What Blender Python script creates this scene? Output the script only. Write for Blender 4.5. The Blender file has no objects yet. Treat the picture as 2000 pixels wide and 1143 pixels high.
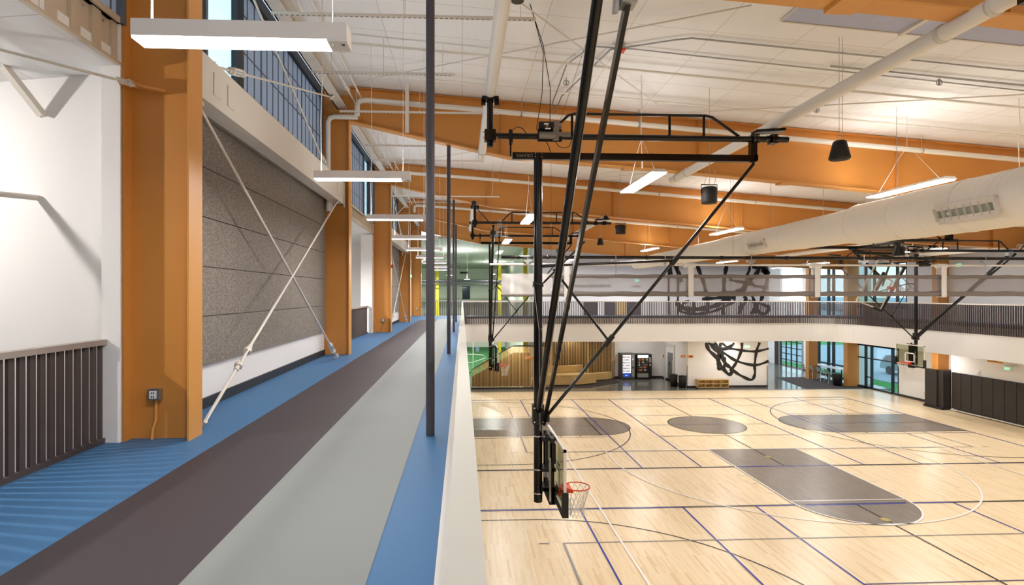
import bpy, math, random
from mathutils import Vector, Matrix
random.seed(7)
sc = bpy.context.scene
COL = sc.collection
PI = math.pi
EYE = 6.55            # camera height above the court; the running track is at 5.0
TH = math.atan(50/1080)

# ---------------------------------------------------------------- camera, world, exposure
cam_d = bpy.data.cameras.new('camera')
cam = bpy.data.objects.new('camera', cam_d); COL.objects.link(cam)
cam.location = (0, 0, EYE)
cam.rotation_euler = (PI/2, 0, -TH)
cam_d.sensor_fit = 'HORIZONTAL'; cam_d.sensor_width = 36.0
cam_d.lens = 36.0*1080/2000
cam_d.shift_x = 0.0235; cam_d.shift_y = 0.00125
cam_d.clip_start = 0.05; cam_d.clip_end = 400
sc.camera = cam
sc.view_settings.view_transform = 'Standard'
sc.view_settings.look = 'None'
sc.view_settings.gamma = 1.0
sc.view_settings.use_curve_mapping = False
sc.view_settings.exposure = 0.70

w = bpy.data.worlds.new('sky'); sc.world = w; w.use_nodes = True
nt = w.node_tree; nt.nodes.clear()
out = nt.nodes.new('ShaderNodeOutputWorld'); bg = nt.nodes.new('ShaderNodeBackground')
tc = nt.nodes.new('ShaderNodeTexCoord'); sp = nt.nodes.new('ShaderNodeSeparateXYZ')
cr = nt.nodes.new('ShaderNodeValToRGB')
cr.color_ramp.elements[0].position = 0.0; cr.color_ramp.elements[0].color = (0.86, 0.93, 1.0, 1)
cr.color_ramp.elements[1].position = 0.6; cr.color_ramp.elements[1].color = (0.68, 0.82, 1.0, 1)
nt.links.new(tc.outputs['Generated'], sp.inputs[0]); nt.links.new(sp.outputs['Z'], cr.inputs[0])
nt.links.new(cr.outputs[0], bg.inputs[0]); nt.links.new(bg.outputs[0], out.inputs[0])
bg.inputs[1].default_value = 1.9

HALL_LIGHT = 108.0     # watts of one high-bay fitting
TRACK_LIGHT = 34.0     # watts of one pendant over the track

# ---------------------------------------------------------------- helpers
def lin(h):
    h = h.lstrip('#'); c = [int(h[i:i+2], 16)/255 for i in (0, 2, 4)]
    return tuple(((v/12.92) if v <= .04045 else ((v+.055)/1.055)**2.4) for v in c) + (1,)

MATS = {}
def mat(name, hexc, rough=.5, metal=0, var=.06, scale=6.0, bump=0.0, bscale=60, emit=None, alpha=None, spec=None, coat=0):
    m = bpy.data.materials.new(name); m.use_nodes = True; MATS[name] = m
    n = m.node_tree; b = n.nodes['Principled BSDF']
    col = lin(hexc)
    tcn = n.nodes.new('ShaderNodeTexCoord')
    no = n.nodes.new('ShaderNodeTexNoise'); no.inputs['Scale'].default_value = scale; no.inputs['Detail'].default_value = 4
    n.links.new(tcn.outputs['Object'], no.inputs['Vector'])
    mx = n.nodes.new('ShaderNodeMix'); mx.data_type = 'RGBA'
    mx.inputs[6].default_value = tuple(max(0, c*(1-var)) for c in col[:3])+(1,)
    mx.inputs[7].default_value = tuple(min(1, c*(1+var)) for c in col[:3])+(1,)
    n.links.new(no.outputs['Fac'], mx.inputs[0]); n.links.new(mx.outputs[2], b.inputs['Base Color'])
    b.inputs['Roughness'].default_value = rough; b.inputs['Metallic'].default_value = metal
    if spec is not None: b.inputs['Specular IOR Level'].default_value = spec
    if coat: b.inputs['Coat Weight'].default_value = coat; b.inputs['Coat Roughness'].default_value = .1
    if bump:
        nb = n.nodes.new('ShaderNodeTexNoise'); nb.inputs['Scale'].default_value = bscale; nb.inputs['Detail'].default_value = 3
        bp = n.nodes.new('ShaderNodeBump'); bp.inputs['Strength'].default_value = bump; bp.inputs['Distance'].default_value = .02
        n.links.new(tcn.outputs['Object'], nb.inputs['Vector']); n.links.new(nb.outputs['Fac'], bp.inputs['Height'])
        n.links.new(bp.outputs[0], b.inputs['Normal'])
    if emit:
        b.inputs['Emission Color'].default_value = lin(emit[0]); b.inputs['Emission Strength'].default_value = emit[1]
    if alpha is not None: b.inputs['Alpha'].default_value = alpha
    return m

def nd(m, t): return m.node_tree.nodes.new(t)
def lk(m, a, b): m.node_tree.links.new(a, b)

class MB:
    def __init__(s): s.v = []; s.f = []; s.m = []; s.sm = []
    def add(s, vs, fs, mi=0, smooth=False):
        o = len(s.v); s.v += [tuple(v) for v in vs]
        for f in fs: s.f.append(tuple(i+o for i in f)); s.m.append(mi); s.sm.append(smooth)
        return s
    def box(s, x0, x1, y0, y1, z0, z1, mi=0):
        if x0 > x1: x0, x1 = x1, x0
        if y0 > y1: y0, y1 = y1, y0
        if z0 > z1: z0, z1 = z1, z0
        vs = [(x0,y0,z0),(x1,y0,z0),(x1,y1,z0),(x0,y1,z0),(x0,y0,z1),(x1,y0,z1),(x1,y1,z1),(x0,y1,z1)]
        return s.add(vs, [(0,3,2,1),(4,5,6,7),(0,1,5,4),(1,2,6,5),(2,3,7,6),(3,0,4,7)], mi)
    def bar(s, p, q, w, h, up=(0,0,1), mi=0):
        p = Vector(p); q = Vector(q); d = (q-p).normalized(); up = Vector(up)
        a = d.cross(up)
        if a.length < 1e-4: a = d.cross(Vector((1,0,0)))
        a.normalize(); b = a.cross(d).normalized(); a = a*w/2; b = b*h/2
        vs = [p-a-b, p+a-b, p+a+b, p-a+b, q-a-b, q+a-b, q+a+b, q-a+b]
        return s.add(vs, [(0,1,2,3),(7,6,5,4),(0,4,5,1),(1,5,6,2),(2,6,7,3),(3,7,4,0)], mi)
    def tube(s, p, q, r, n=12, r2=None, mi=0, cap=True):
        p = Vector(p); q = Vector(q); r2 = r if r2 is None else r2
        d = (q-p).normalized(); a = d.orthogonal().normalized(); b = d.cross(a)
        vs = []
        for c, rr in ((p, r), (q, r2)):
            for i in range(n):
                t = 2*PI*i/n; vs.append(c + a*math.cos(t)*rr + b*math.sin(t)*rr)
        s.add(vs, [(i, (i+1) % n, n+(i+1) % n, n+i) for i in range(n)], mi, True)
        if cap:
            s.add(vs[:n], [tuple(range(n))[::-1]], mi); s.add(vs[n:], [tuple(range(n))], mi)
        return s
    def path(s, pts, r, n=8, mi=0, closed=False):
        pts = [Vector(p) for p in pts]; N = len(pts); rings = []; prev = None
        for i, p in enumerate(pts):
            if closed: d = pts[(i+1) % N]-pts[i-1]
            else: d = pts[min(i+1, N-1)]-pts[max(i-1, 0)]
            d.normalize()
            a = d.orthogonal() if prev is None else prev-d*prev.dot(d)
            if a.length < 1e-5: a = d.orthogonal()
            a.normalize(); prev = a; b = d.cross(a)
            rings.append([p+a*math.cos(2*PI*k/n)*r+b*math.sin(2*PI*k/n)*r for k in range(n)])
        vs = [v for R in rings for v in R]; fs = []
        for i in range(N if closed else N-1):
            j = (i+1) % N
            for k in range(n): fs.append((i*n+k, i*n+(k+1) % n, j*n+(k+1) % n, j*n+k))
        s.add(vs, fs, mi, True)
        if not closed:
            s.add(rings[0], [tuple(range(n))[::-1]], mi); s.add(rings[-1], [tuple(range(n))], mi)
        return s
    def lathe(s, prof, c, n=20, mi=0, axis='z', sx=1.0):
        cx, cy, cz = c; vs = []
        for r, h in prof:
            for i in range(n):
                t = 2*PI*i/n; u, v = r*math.cos(t), r*math.sin(t)
                vs.append((cx+u*sx, cy+v, cz+h) if axis == 'z' else ((cx+h, cy+u, cz+v) if axis == 'x' else (cx+u, cy+h, cz+v)))
        fs = []
        for j in range(len(prof)-1):
            for i in range(n): fs.append((j*n+i, j*n+(i+1) % n, (j+1)*n+(i+1) % n, (j+1)*n+i))
        return s.add(vs, fs, mi, True)
    def prism(s, poly, fn, t0, t1, mi=0, smooth=False):
        # poly: list of (u,v); fn(u,v,t)->xyz ; side walls plus two ngon caps
        n = len(poly)
        vs = [fn(u, v, t0) for u, v in poly]+[fn(u, v, t1) for u, v in poly]
        s.add(vs, [(i, (i+1) % n, n+(i+1) % n, n+i) for i in range(n)], mi, smooth)
        s.add(vs[:n], [tuple(range(n))[::-1]], mi); s.add(vs[n:], [tuple(range(n))], mi)
        return s
    def quad(s, a, b, c, d, mi=0): return s.add([a, b, c, d], [(0,1,2,3)], mi)
    def build(s, name, mats, parent=None, origin=None):
        me = bpy.data.meshes.new(name)
        if not isinstance(mats, (list, tuple)): mats = [mats]
        xs = [v[0] for v in s.v]; ys = [v[1] for v in s.v]; zs = [v[2] for v in s.v]
        if parent is not None: o = Vector((0,0,0)) if origin is None else Vector(origin)
        else: o = Vector(((min(xs)+max(xs))/2, (min(ys)+max(ys))/2, min(zs))) if origin is None else Vector(origin)
        me.from_pydata([(v[0]-o.x, v[1]-o.y, v[2]-o.z) for v in s.v], [], s.f)
        for m in mats: me.materials.append(MATS[m] if isinstance(m, str) else m)
        me.polygons.foreach_set('material_index', s.m)
        me.polygons.foreach_set('use_smooth', s.sm)
        me.update()
        ob = bpy.data.objects.new(name, me); COL.objects.link(ob); ob.location = o
        if parent is not None:
            ob.parent = parent
            ob.location = o - wloc(parent)
        return ob
def wloc(o):
    l = Vector(o.location); p = o.parent
    while p is not None: l += Vector(p.location); p = p.parent
    return l
def tag(o, label, cat, group=None, kind=None):
    if label: o['label'] = label
    if cat: o['category'] = cat
    if group: o['group'] = group
    if kind: o['kind'] = kind
    return o
def thing(name, label, cat, loc, group=None):
    o = bpy.data.objects.new(name, None); COL.objects.link(o); o.location = loc; o.empty_display_size = .1
    return tag(o, label, cat, group)
def struct(o): o['kind'] = 'structure'; return o
def copy_tree(o, parent=None):
    c = o.copy(); COL.objects.link(c)
    if parent is not None: c.parent = parent
    for ch in list(o.children): copy_tree(ch, c)
    return c
def text_mb(txt, size, mapf, mi=0, depth=.01, bold=0):
    cu = bpy.data.curves.new('t', 'FONT'); cu.body = txt; cu.size = size; cu.extrude = depth/2; cu.offset = bold
    ob = bpy.data.objects.new('t', cu); COL.objects.link(ob)
    dg = bpy.context.evaluated_depsgraph_get(); dg.update()
    me = bpy.data.meshes.new_from_object(ob.evaluated_get(dg))
    mb = MB(); mb.add([mapf(v.co.x, v.co.y, v.co.z) for v in me.vertices], [tuple(p.vertices) for p in me.polygons], mi)
    bpy.data.objects.remove(ob); bpy.data.curves.remove(cu); bpy.data.meshes.remove(me)
    return mb
def roofz(x): return 11.62 - .077*x          # underside of the roof
def raftz(x):                                # underside of an orange rafter
    pts = [(-3.6, 10.98), (-2.8, 10.95), (-1.0, 10.54), (1.24, 10.07), (5.3, 9.79), (12, 9.2), (22, 8.5), (26, 8.35), (28, 8.3)]
    for (a, za), (b, zb) in zip(pts, pts[1:]):
        if x <= b: return za+(zb-za)*max(0, (x-a))/(b-a)
    return pts[-1][1]
FR = [5.95+8.23*k for k in range(-2, 5)]     # near flange edge of each steel frame along the hall

# ---------------------------------------------------------------- materials
mat('white_wall', 'ECE9E7', .75, var=.015, scale=1.5)
mat('cream_fascia', 'D6D2CC', .7, var=.015, scale=1.0)
mat('cap_cream', 'CCCAC1', .55, var=.02)
mat('orange', 'CC8A40', .42, var=.03, scale=2.5)
mat('orange_pale', 'D8994C', .42, var=.03)
mat('white_steel', 'DAD3C9', .5, var=.03)
mat('duct_white', 'F0EADF', .5, var=.02)
mat('pipe_white', 'E8E3DA', .45, var=.02)
mat('black_steel', '0E0B0A', .2, var=.1, spec=.4)
mat('black_matte', '120F0E', .6, var=.1)
mat('pole_grey', '46434B', .45, var=.05)
mat('picket', '4A3F3E', .5, var=.08)
mat('picket_light', '5B4F4E', .45, var=.08)
mat('rail_top', '9C9189', .5, var=.04)
mat('rail_pale', 'C9C0B6', .5, var=.04)
mat('track_blue', '406E9A', .55, var=.02, bump=.1, bscale=350, spec=.3)
mat('track_dark', '40383D', .6, var=.04, bump=.1, bscale=350, spec=.3)
mat('track_grey', '848887', .55, var=.02, bump=.1, bscale=350, spec=.3)
mat('baseboard', '24272B', .5)
mat('line_blue', '1B2C9C', .3); mat('line_white', 'F2EEEA', .3); mat('line_black', '1F1A18', .3)
mat('line_grey', '8E8A8C', .3); mat('line_gold', 'B09A55', .4)
mat('concrete', '6F6F68', .12, var=.12, scale=.8)
mat('carpet', '3F3633', .95, var=.15, scale=20)
mat('turf', '2A6430', .9, var=.2, scale=8, bump=.6, bscale=200)
mat('turf_out', '3F8F3A', .9, var=.2, scale=3)
mat('paving_out', '9AA7AE', .8, var=.1)
mat('wood_slat', 'CBA468', .55, var=.18, scale=9)
mat('wood_ply', 'D6B476', .5, var=.06, scale=4)
mat('dark_recess', '2A2220', .8)  # dark parts; also paints the shade behind slats and in tube mouths
mat('mirror_dark', '23282B', .15)
mat('galv', 'A9ABAD', .35, .85, var=.1)
mat('steel', 'B5B5B5', .3, .9)
mat('chrome', 'D0D0D0', .2, .9)
mat('motor_grey', '8B8884', .4, .6)
mat('pad_black', '2B2421', .55, var=.08)
mat('rim_red', 'D8401E', .4, var=.03)
mat('net_white', 'DAD7D2', .8)
mat('white_plastic', 'E8E6E3', .4, var=.01)
mat('fixture_white', 'F0ECEA', .45, var=.01)
mat('sign_orange', 'E39A5B', .5, var=.02)
mat('sign_yellow', 'E8A93A', .5, var=.02)
mat('sign_ink', '4A2A1C', .6); mat('text_grey', '6E6560', .6)
mat('red_box', 'C2352B', .4)
mat('yellow_steel', 'CFC22C', .5)
mat('grey_green', 'A3A99C', .7, var=.05)
mat('grey_green_dark', '868E82', .7, var=.08)
mat('corr_light', 'CDCFC4', .6, var=.04)
mat('corr_cream', 'CFC0AC', .5, .1, var=.04)
mat('dark_frame', '16191D', .4)
mat('window_frame_grey', '5F6875', .5)
mat('mural_black', '171313', .6)
mat('table_white', 'DCDCDC', .35)
mat('stool_grey', '8F928A', .5)
mat('car_silver', 'A9B4BC', .3, .5); mat('car_glass', '1A242C', .1); mat('tyre', '17181A', .8)
mat('bldg_blue', '8FA9BC', .7); mat('bldg_dark', '3F5563', .6)
mat('machine_side', '55504D', .5); mat('machine_black', '16181C', .35)
mat('blue_panel', '1B3FA0', .4, emit=('2A55C8', .35))
mat('skylight', 'B4BBD6', .6)  # opaque panel; the daylight is put into this bluish colour
mat('dark_glass', '15303A', .08)

def emis(name, hexc, st):
    m = bpy.data.materials.new(name); m.use_nodes = True; MATS[name] = m
    n = m.node_tree; b = n.nodes['Principled BSDF']
    b.inputs['Base Color'].default_value = (.8, .8, .8, 1); b.inputs['Roughness'].default_value = .5
    b.inputs['Emission Color'].default_value = lin(hexc); b.inputs['Emission Strength'].default_value = st
emis('lamp', 'FFF6EC', 9); emis('lamp_soft', 'FFF8F0', 6); emis('exit_green', '35D59A', 1.0); emis('vend_light', 'CFE0FF', 1.1)
emis('vend_white', 'F4F8FF', .55); emis('lamp_far', 'FFFBEA', 3.0)

def glass(name, tint, mixf, rough=.02):
    m = bpy.data.materials.new(name); m.use_nodes = True; MATS[name] = m
    n = m.node_tree; n.nodes.clear()
    o = n.nodes.new('ShaderNodeOutputMaterial'); t = n.nodes.new('ShaderNodeBsdfTransparent'); g = n.nodes.new('ShaderNodeBsdfGlossy')
    mx = n.nodes.new('ShaderNodeMixShader'); fr = n.nodes.new('ShaderNodeLayerWeight'); fr.inputs[0].default_value = .12
    t.inputs[0].default_value = lin(tint); g.inputs['Roughness'].default_value = rough
    fr.inputs[0].default_value = .5
    pw = n.nodes.new('ShaderNodeMath'); pw.operation = 'POWER'; pw.inputs[1].default_value = 5; n.links.new(fr.outputs['Facing'], pw.inputs[0])
    ma = n.nodes.new('ShaderNodeMath'); ma.operation = 'MULTIPLY_ADD'; ma.inputs[1].default_value = .8*mixf; ma.inputs[2].default_value = .045*mixf
    n.links.new(pw.outputs[0], ma.inputs[0]); n.links.new(ma.outputs[0], mx.inputs[0])
    n.links.new(t.outputs[0], mx.inputs[1]); n.links.new(g.outputs[0], mx.inputs[2]); n.links.new(mx.outputs[0], o.inputs[0])
glass('pane', 'D5E4E6', 1.0); glass('board_glass', 'DCE0D2', .8)

def translucent(name, hexc, tr, alpha):
    m = bpy.data.materials.new(name); m.use_nodes = True; MATS[name] = m
    n = m.node_tree; n.nodes.clear()
    o = n.nodes.new('ShaderNodeOutputMaterial'); d = n.nodes.new('ShaderNodeBsdfDiffuse'); t = n.nodes.new('ShaderNodeBsdfTranslucent')
    p = n.nodes.new('ShaderNodeBsdfTransparent'); a = n.nodes.new('ShaderNodeMixShader'); b = n.nodes.new('ShaderNodeMixShader')
    d.inputs[0].default_value = lin(hexc); t.inputs[0].default_value = lin(hexc)
    a.inputs[0].default_value = tr; b.inputs[0].default_value = alpha
    n.links.new(d.outputs[0], a.inputs[1]); n.links.new(t.outputs[0], a.inputs[2])
    n.links.new(p.outputs[0], b.inputs[1]); n.links.new(a.outputs[0], b.inputs[2]); n.links.new(b.outputs[0], o.inputs[0])
translucent('mesh_curtain', '9A918C', .4, .56)
translucent('curtain_hem', '9A918C', .3, .93)
translucent('curtain_white', 'E0DCDA', .35, .86)
translucent('kalwall', 'B0B7C0', .5, 1.0)

# polished maple floor: long narrow boards running down the hall
m = mat('maple', 'EBD2A6', .28, var=0)
n = m.node_tree; b = n.nodes['Principled BSDF']
tcn = nd(m, 'ShaderNodeTexCoord'); mp = nd(m, 'ShaderNodeMapping'); mp.inputs['Rotation'].default_value[2] = PI/2
br = nd(m, 'ShaderNodeTexBrick'); br.offset = .37; br.offset_frequency = 3
br.inputs['Scale'].default_value = 1.0; br.inputs['Brick Width'].default_value = .85; br.inputs['Row Height'].default_value = .057
br.inputs['Mortar Size'].default_value = 0.0; br.inputs['Bias'].default_value = 0.0
br.inputs['Color1'].default_value = (0, 0, 0, 1); br.inputs['Color2'].default_value = (1, 1, 1, 1)
ramp = nd(m, 'ShaderNodeValToRGB'); e = ramp.color_ramp.elements
e[0].position = 0; e[0].color = lin('DEC196'); e[1].position = 1; e[1].color = lin('F0DCB9')
k = e.new(.12); k.color = lin('E6CDA3'); k = e.new(.35); k.color = lin('ECD4AC'); k = e.new(.7); k.color = lin('EED8B3')
lk(m, tcn.outputs['Object'], mp.inputs[0]); lk(m, mp.outputs[0], br.inputs[0]); lk(m, br.outputs[0], ramp.inputs[0])
no = nd(m, 'ShaderNodeTexNoise'); mp2 = nd(m, 'ShaderNodeMapping'); mp2.inputs['Scale'].default_value = (22, 1.3, 1)
lk(m, tcn.outputs['Object'], mp2.inputs[0]); lk(m, mp2.outputs[0], no.inputs[0]); no.inputs['Scale'].default_value = 1.0; no.inputs['Detail'].default_value = 5
r2 = nd(m, 'ShaderNodeValToRGB'); r2.color_ramp.elements[0].position = .30; r2.color_ramp.elements[0].color = (.62, .50, .36, 1)
r2.color_ramp.elements[1].position = .42; r2.color_ramp.elements[1].color = (1, 1, 1, 1)
lk(m, no.outputs['Fac'], r2.inputs[0])
mul = nd(m, 'ShaderNodeMix'); mul.data_type = 'RGBA'; mul.blend_type = 'MULTIPLY'; mul.inputs[0].default_value = .3
lk(m, ramp.outputs[0], mul.inputs[6]); lk(m, r2.outputs[0], mul.inputs[7]); lk(m, mul.outputs[2], b.inputs['Base Color'])
# grey stained keys: same grain
m = mat('stain_grey', '86796C', .28, var=0)
b = m.node_tree.nodes['Principled BSDF']
tcn = nd(m, 'ShaderNodeTexCoord'); mp2 = nd(m, 'ShaderNodeMapping'); mp2.inputs['Scale'].default_value = (22, 1.3, 1)
no = nd(m, 'ShaderNodeTexNoise'); no.inputs['Scale'].default_value = 1.0; no.inputs['Detail'].default_value = 5
rr = nd(m, 'ShaderNodeValToRGB'); rr.color_ramp.elements[0].position = .3; rr.color_ramp.elements[0].color = lin('6D6156')
rr.color_ramp.elements[1].position = .7; rr.color_ramp.elements[1].color = lin('8D8174')
lk(m, tcn.outputs['Object'], mp2.inputs[0]); lk(m, mp2.outputs[0], no.inputs[0]); lk(m, no.outputs['Fac'], rr.inputs[0]); lk(m, rr.outputs[0], b.inputs['Base Color'])

# white insulation blanket of the roof: soft billows with seams both ways
m = mat('insulation', 'EAE2D8', .7, var=0)
b = m.node_tree.nodes['Principled BSDF']
tcn = nd(m, 'ShaderNodeTexCoord')
br = nd(m, 'ShaderNodeTexBrick'); br.offset = 0; br.inputs['Scale'].default_value = 1
br.inputs['Brick Width'].default_value = 1.52; br.inputs['Row Height'].default_value = 1.22; br.inputs['Mortar Size'].default_value = .007
br.inputs['Mortar Smooth'].default_value = .3
br.inputs['Color1'].default_value = lin('F1F1F2'); br.inputs['Color2'].default_value = lin('EEEEEF'); br.inputs['Mortar'].default_value = lin('CCC3BA')
lk(m, tcn.outputs['Object'], br.inputs[0]); lk(m, br.outputs[0], b.inputs['Base Color'])
wv = nd(m, 'ShaderNodeTexNoise'); mp2 = nd(m, 'ShaderNodeMapping'); mp2.inputs['Scale'].default_value = (1.3, .5, 1)
lk(m, tcn.outputs['Object'], mp2.inputs[0]); lk(m, mp2.outputs[0], wv.inputs[0]); wv.inputs['Scale'].default_value = 1.5; wv.inputs['Detail'].default_value = 2
bp = nd(m, 'ShaderNodeBump'); bp.inputs['Strength'].default_value = .5; bp.inputs['Distance'].default_value = .12
lk(m, wv.outputs['Fac'], bp.inputs['Height']); lk(m, bp.outputs[0], b.inputs['Normal'])

# wood-wool acoustic board
m = mat('acoustic', '8A8078', .95, var=0)
b = m.node_tree.nodes['Principled BSDF']; tcn = nd(m, 'ShaderNodeTexCoord')
no = nd(m, 'ShaderNodeTexNoise'); no.inputs['Scale'].default_value = 95; no.inputs['Detail'].default_value = 3
rr = nd(m, 'ShaderNodeValToRGB'); rr.color_ramp.elements[0].position = .36; rr.color_ramp.elements[0].color = lin('575049')
rr.color_ramp.elements[1].position = .64; rr.color_ramp.elements[1].color = lin('A79C92')
lk(m, tcn.outputs['Object'], no.inputs[0]); lk(m, no.outputs['Fac'], rr.inputs[0]); lk(m, rr.outputs[0], b.inputs['Base Color'])
bp = nd(m, 'ShaderNodeBump'); bp.inputs['Strength'].default_value = .6; bp.inputs['Distance'].default_value = .006
lk(m, no.outputs['Fac'], bp.inputs['Height']); lk(m, bp.outputs[0], b.inputs['Normal'])
# ================================================================ SETTING
# ---------------- court floor with its painted markings
fl = MB()
WD, CN, GS, WH, BK, BL, GY, GD, CP, TF, PU = range(11)
fl.box(-3.7, 28.0, -12, 36.75, -.1, 0, WD)
fl.box(-3.7, 29.6, 36.78, 52, -.1, -.004, CN)
fl.box(-12, 5.3, 43.5, 68, -.1, -.002, TF)
def flat(pts, mi, z): fl.add([(x, y, z) for x, y in pts], [tuple(range(len(pts)))], mi)
def seg(x0, y0, x1, y1, mi, wd=.05, z=.006):
    d = Vector((x1-x0, y1-y0)).normalized(); nx, ny = -d.y*wd/2, d.x*wd/2
    flat([(x0-nx, y0-ny), (x1-nx, y1-ny), (x1+nx, y1+ny), (x0+nx, y0+ny)], mi, z)
def arc(cx, cy, r, a0, a1, mi, wd=.05, z=.006, n=48):
    for i in range(n):
        t0 = math.radians(a0+(a1-a0)*i/n); t1 = math.radians(a0+(a1-a0)*(i+1)/n)
        flat([(cx+(r-wd/2)*math.cos(t0), cy+(r-wd/2)*math.sin(t0)), (cx+(r+wd/2)*math.cos(t0), cy+(r+wd/2)*math.sin(t0)),
              (cx+(r+wd/2)*math.cos(t1), cy+(r+wd/2)*math.sin(t1)), (cx+(r-wd/2)*math.cos(t1), cy+(r-wd/2)*math.sin(t1))], mi, z)
def disc(cx, cy, r, a0, a1, mi, z, n=40):
    flat([(cx+r*math.cos(math.radians(a0+(a1-a0)*i/n)), cy+r*math.sin(math.radians(a0+(a1-a0)*i/n))) for i in range(n+1)], mi, z)
for yc in (27.15, 9.9):
    for s, xb in ((1, .42), (-1, 24.05)):
        xf = xb+s*6.0
        flat([(min(xb, xf), yc-1.83), (max(xb, xf), yc-1.83), (max(xb, xf), yc+1.83), (min(xb, xf), yc+1.83)], GS, .003)
        disc(xf, yc, 1.83, -90 if s > 0 else 90, 90 if s > 0 else 270, GS, .003)
        seg(xf, yc-1.83, xf, yc+1.83, BK, .06, .009)
        for sy in (-1, 1):
            seg(xb, yc+sy*1.83, xf, yc+sy*1.83, BK, .05, .006)
            for q in (2.1, 3.2, 4.1, 5.0): seg(xb+s*q, yc+sy*1.85, xb+s*q, yc+sy*2.0, BK, .05, .006)
        a = -90 if s > 0 else 90
        arc(xf, yc, 1.83, a, a+180, BK)
        xr = xb+s*1.6
        arc(xr, yc, 6.05, a, a+180, BK); seg(xb, yc-6.05, xr, yc-6.05, BK); seg(xb, yc+6.05, xr, yc+6.05, BK)
    disc(12.2, yc, 1.83, 0, 360, GS, .003); arc(12.2, yc, 1.83, 0, 360, BK, .06)
    y0, y1 = yc-6.72, yc+6.75
    for q in (6.75, 9.03, 15.37, 17.67): seg(q, y0, q, y1, BL, .055, .010)
    for q in (.45, 24.08): seg(q, y0, q, y1, BL, .06, .010)
    for q in (3.57, 20.8): seg(q, yc+2.2, q, y1, BL, .05, .010); seg(q, y0, q, yc-2.2, BL, .05, .010)
    for a0, a1 in ((.45, 6.75), (9.03, 15.37), (17.67, 24.08)):
        for q in (-2.15, 0, 2.15): seg(a0, yc+q, a1, yc+q, PU, .04, .011)
    for q in (y0, y1):
        seg(.45, q, 6.75, q, BL, .06, .010); seg(9.03, q, 15.37, q, BL, .06, .010); seg(17.67, q, 24.08, q, BL, .06, .010)
        seg(6.75, q, 9.03, q, BK, .05, .010); seg(15.37, q, 17.67, q, BK, .05, .010)
        seg(.45, q+.06, 24.08, q+.06, BK, .03, .010)
    seg(12.22, y0, 12.22, yc-1.83, BK, .05, .012); seg(12.22, yc+1.83, 12.22, y1, BK, .05, .012)
    g0, g1 = yc-4.5, yc+4.5
    seg(2.66, g0, 2.66, g1, GY, .06, .013); seg(21.8, g0, 21.8, g1, GY, .05, .013)
    seg(2.66, g0, 21.8, g0, GY, .04, .013); seg(2.66, g1, 21.8, g1, GY, .04, .013)
    for q in (g0, g1): seg(2.0, q, 2.28, q, GY, .04, .013); seg(22.2, q, 22.5, q, GY, .04, .013)
# cross court in white
flat([(10.3, 16.96), (14.07, 16.96), (14.07, 22.75), (10.3, 22.75)], GS, .014)
disc(12.18, 16.96, 1.88, 180, 360, GS, .014)
seg(.45, 20.43, 24, 20.43, BK, .03, .017); seg(10.3, 20.43, 14.07, 20.43, BL, .07, .018)
seg(10.6, 16.62, 13.8, 16.62, BL, .07, .018); seg(10.5, 16.69, 13.9, 16.69, BK, .04, .018)
seg(12.22, 22.7, 12.22, 20.43, BK, .06, .018); seg(12.22, 16.6, 12.22, 15.1, BK, .06, .018)
disc(12.22, 21.6, .12, 0, 360, GD, .02, 16); disc(12.22, 15.45, .13, 0, 360, GD, .02, 16)
for x in (10.3, 14.07): seg(x, 16.96, x, 22.75, WH, .05, .02)
seg(10.3, 16.96, 14.07, 16.96, WH, .05, .02); arc(12.18, 16.96, 1.88, 180, 360, WH, .055, .02)
for q in (2.1, 3.2, 4.1, 5.0):
    seg(9.95, 22.75-q, 10.2, 22.75-q, WH, .05, .02); seg(14.17, 22.75-q, 14.42, 22.75-q, WH, .05, .02)
seg(4.19, 22.78, 20.2, 22.78, WH, .06, .02)
seg(4.19, -3, 4.19, 22.78, WH, .06, .02); seg(20.2, -3, 20.2, 22.78, WH, .06, .02)
arc(12.2, 21.4, 6.27, 180, 360, WH, .055, .02, 72); seg(5.93, 21.4, 5.93, 22.78, WH, .055, .02); seg(18.47, 21.4, 18.47, 22.78, WH, .055, .02)
# dark matting on the concrete of the lobby
flat([(23.6, 36.9), (28.0, 36.9), (28.0, 41.6), (26.9, 42.3), (24.5, 42.3)], CP, .004)
flat([(5.0, 37.6), (8.9, 38.2), (11.6, 40.2), (11.85, 42.6), (5.0, 42.6)], CP, .004)
MATS['line_purple'] = mat('line_purple', '4A3A72', .3)
struct(fl.build('floor', ['maple', 'concrete', 'stain_grey', 'line_white', 'line_black', 'line_blue', 'line_grey', 'line_gold', 'carpet', 'turf', 'line_purple'], origin=(0, 0, 0)))

# ---------------- the elevated running track, its fascia
def arcpts(cx, cy, r, a0, a1, n=10):
    return [(cx+r*math.cos(math.radians(a0+(a1-a0)*i/n)), cy+r*math.sin(math.radians(a0+(a1-a0)*i/n))) for i in range(n+1)]
YF = 35.0; XR = 24.4
inner = [(-.03, -6.0)] + arcpts(.57, YF-.6, .6, 180, 90, 8) + arcpts(XR-2.5, YF-2.5, 2.5, 90, 0, 14) + [(XR, -6.0)]
sl = MB()
def slab(pts, z0, z1, mi): sl.prism(pts, lambda u, v, t: (u, v, t), z0, z1, mi)
slab([(-3.75, -6), (-.05, -6)] + arcpts(.57, YF-.6, .62, 180, 90, 8) + [(.57, 39.3), (-3.75, 39.3)], 4.6, 5.0, 0)
slab([(.57, YF+.02)] + arcpts(XR-2.5, YF-2.5, 2.52, 90, 0, 14) + [(XR+.02, -6), (28, -6), (28, 39.3), (.57, 39.3)], 4.6, 5.0, 0)
def top(pts, mi, z): sl.add([(x, y, z) for x, y in pts], [tuple(range(len(pts)))], mi)
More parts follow.
